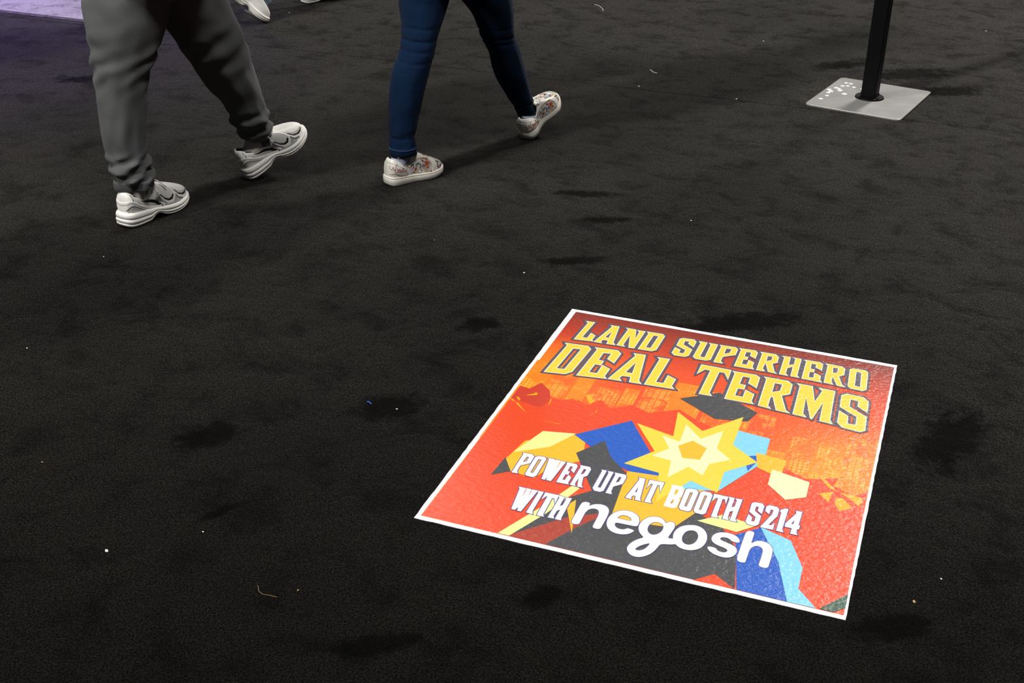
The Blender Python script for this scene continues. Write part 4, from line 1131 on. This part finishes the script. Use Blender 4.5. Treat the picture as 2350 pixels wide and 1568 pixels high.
for sh, o in ((shR, oR), (shL, oL)):
    P = Parts()
    side = -1 if sh.mir == 1 else 1
    for st in SCRIPT:
        path = []
        for i in range(len(st) - 1):
            for k in range(5):
                t = i + k / 5
                path.append((spline(t, [(a, p[0]) for a, p in enumerate(st)]), spline(t, [(a, p[1]) for a, p in enumerate(st)])))
        path.append(st[-1])
        W = []
        for s, q in path:
            for sd2 in (side,):
                p = sh.surf(s, sd2, q); p2 = sh.surf(min(1, s + .004), sd2, q); p3 = sh.surf(s, sd2, q + .01)
                nn = (p2 - p).cross(p3 - p).normalized()
                if nn.y * sd2 * sh.mir < 0: nn = -nn
                W.append(p + nn * .0016)
        V, F = tube(W, .0008, 5); P.add(V, F)
    P.build('heel_script', [M['script']], o, True)['label'] = 'red handwritten script'

# ------------------------------------------------------------------ far walker cut by the top edge
far_p = empty('person', (-1.38, 6.93, 0))
tag(far_p, 'far person in pale jeans and white sneakers, mostly above the top edge of the frame', 'person')
hd3 = 38
toe = on_floor(606, 52); d3 = Vector((math.cos(math.radians(hd3)), math.sin(math.radians(hd3)), 0))
pt3 = -42
heelp = toe - d3 * (.285 * math.cos(math.radians(pt3))) + Vector((0, 0, .285 * math.sin(math.radians(-pt3)) + .0))
shR, oR, mR = make_shoe(far_p, 'right', 'runner', .285, 1.0, heelp - Vector((0, 0, .012)), hd3, pt3, 0, [(.04, .03, -.02)], False, 'rear white sneaker pushing off its toe')
shL, oL, mL = make_shoe(far_p, 'left', 'runner', .285, 1.0, on_floor(694, 10) + Vector((0, .02, 0)), hd3, 4, 0, [(.04, .03, -.02)], False, 'front white sneaker flat on the carpet')
aR, aL = pw(mR, (.24 * .285, 0, .12), far_p), pw(mL, (.24 * .285, 0, .12), far_p)
pel = (aR + aL) / 2; pel.z = .95
lt3 = Vector((-d3.y, d3.x, 0))
kR = aR.lerp(pel, .5) + d3 * .10; kL = aL.lerp(pel, .5) + d3 * .06
_, fw, lt = body(far_p, hd3, pel, .09, [[pel.lerp(kL, .5) + lt3 * .06, kL], [pel.lerp(kR, .5) - lt3 * .06, kR]], (aL, aR))
shirt(far_p, pel, fw, lt, 1.0, M['dark_cotton'], -.14, 1.05); hair(far_p, pel, fw, 1.0, M['hair'])
P = Parts()
for a, k, sg in ((aR, kR, -1), (aL, kL, 1)):
    hip = pel + lt * sg * .085 + Vector((0, 0, -.04))
    path = [at_depth(597, -3, 6.82) if sg < 0 else a + Vector((0, 0, -.055)) + d3 * .02, a + Vector((0, 0, .05)), a.lerp(k, .5), k, k.lerp(hip, .5), hip]
    V, F = tube(path, [.085, .080, .078, .082, .095, .10], 28); P.add(V, F)
V, F = solid([ellipse_ring((pel.x, pel.y, z), a, b, math.atan2(lt.y, lt.x), 40) for z, a, b in ((1.05, .16, .12), (.95, .18, .14), (.85, .18, .14), (.80, .12, .1))]); P.add(V, F)
remeshed('jeans', P, M['pale_denim'], far_p, .012, 2)['label'] = 'pale washed jeans'

# ------------------------------------------------------------------ crumbs and threads on the carpet
M['lint_white'] = simple('white_lint', (.75, .74, .70), .8)
M['lint_tan'] = simple('tan_crumb', (.45, .27, .13), .8)
M['lint_blue'] = simple('blue_thread', (.04, .16, .75), .7)
def crumb(px, py, r, mat, label, seed):
    bm = bmesh.new(); bmesh.ops.create_icosphere(bm, subdivisions=2, radius=r)
    g = random.Random(seed); ph = g.uniform(0, 9)
    for v in bm.verts:
        k = 1 + .35 * noise.noise(v.co / r * 1.3 + Vector((ph, ph, ph))); v.co = Vector((v.co.x * k * 1.5, v.co.y * k, max(-.4 * r, v.co.z * k * .6)))
    bmesh.ops.rotate(bm, verts=bm.verts, cent=(0, 0, 0), matrix=Matrix.Rotation(g.uniform(0, 3), 3, 'Z'))
    o = bm_obj('carpet_crumb', bm, mat, None, True); p = on_floor(px, py); o.location = (p.x, p.y, .4 * r + .0006)
    return tag(o, label, 'crumb')
CR = [(245, 1266, .0032, 'lint_white', 'largest white crumb, on bare carpet at lower left'),
      (466, 1222, .0016, 'lint_white', 'tiny white crumb below the dark streak at lower left'),
      (911, 940, .0018, 'lint_white', 'tiny white crumb beside the blue thread'),
      (1586, 507, .0022, 'lint_white', 'white crumb on open carpet above the poster headline'),
      (1203, 627, .0024, 'lint_white', 'white crumb up and left of the poster top corner'),
      (1466, 199, .0030, 'lint_white', 'white crumb between the raised sneaker and the sign post'),
      (1690, 228, .0030, 'lint_white', 'white crumb left of the steel plate'),
      (1752, 95, .0032, 'lint_white', 'white crumb near the top edge left of the black post'),
      (97, 1062, .0016, 'lint_tan', 'tiny tan crumb near the left edge of the frame'),
      (997, 552, .0018, 'lint_tan', 'tan crumb below the rear printed sneaker'),
      (684, 1356, .0016, 'lint_tan', 'tan crumb at lower centre left beside a thin hair'),
      (2098, 1383, .0030, 'lint_tan', 'tan crumb to the right of the poster bottom corner'),
      (2160, 1330, .0018, 'lint_white', 'tiny white crumb right of the poster, above the tan one'),
      (238, 590, .0018, 'lint_white', 'white crumb below the planted running shoe'),
      (62, 800, .0018, 'lint_white', 'white crumb at the far left edge, middle height'),
      (2263, 72, .0034, 'lint_white', 'white crumb right of the post near the top right corner'),
      (664, 30, .0034, 'lint_white', 'white crumb between the two far white sneakers')]
for i, (px, py, rr, m, lb) in enumerate(CR): crumb(px, py, rr, M[m], lb, i)
def thread(pts, r, mat, label):
    W = [on_floor(x, y, .0012 + .0008 * math.sin(i * 1.3)) for i, (x, y) in enumerate(pts)]
    n = len(W); path = []
    for i in range((n - 1) * 5 + 1):
        t = i / 5; path.append(Vector(tuple(spline(t, [(a, w[k]) for a, w in enumerate(W)]) for k in range(3))))
    base = path[0].copy(); base.z = 0
    V, F = tube([p - base for p in path], r, 6)
    o = mesh_obj('thread', V, F, mat, None, True); o.location = base
    return tag(o, label, 'thread')
thread([(842, 923), (846, 922), (850, 926), (853, 927)], .0011, M['lint_blue'], 'short bright blue thread on the carpet left of the poster')
thread([(592, 1344), (594, 1356), (603, 1364), (616, 1366), (636, 1371)], 0.00032, M['lint_tan'], 'thin curled pale hair at lower centre left')
thread([(1364, 10), (1376, 14), (1384, 22), (1383, 25)], .0012, M['lint_white'], 'thin curled white thread at the top edge right of the jeans')
thread([(1492, 160), (1500, 166), (1508, 168)], .0012, M['lint_white'], 'short white thread right of the raised sneaker')
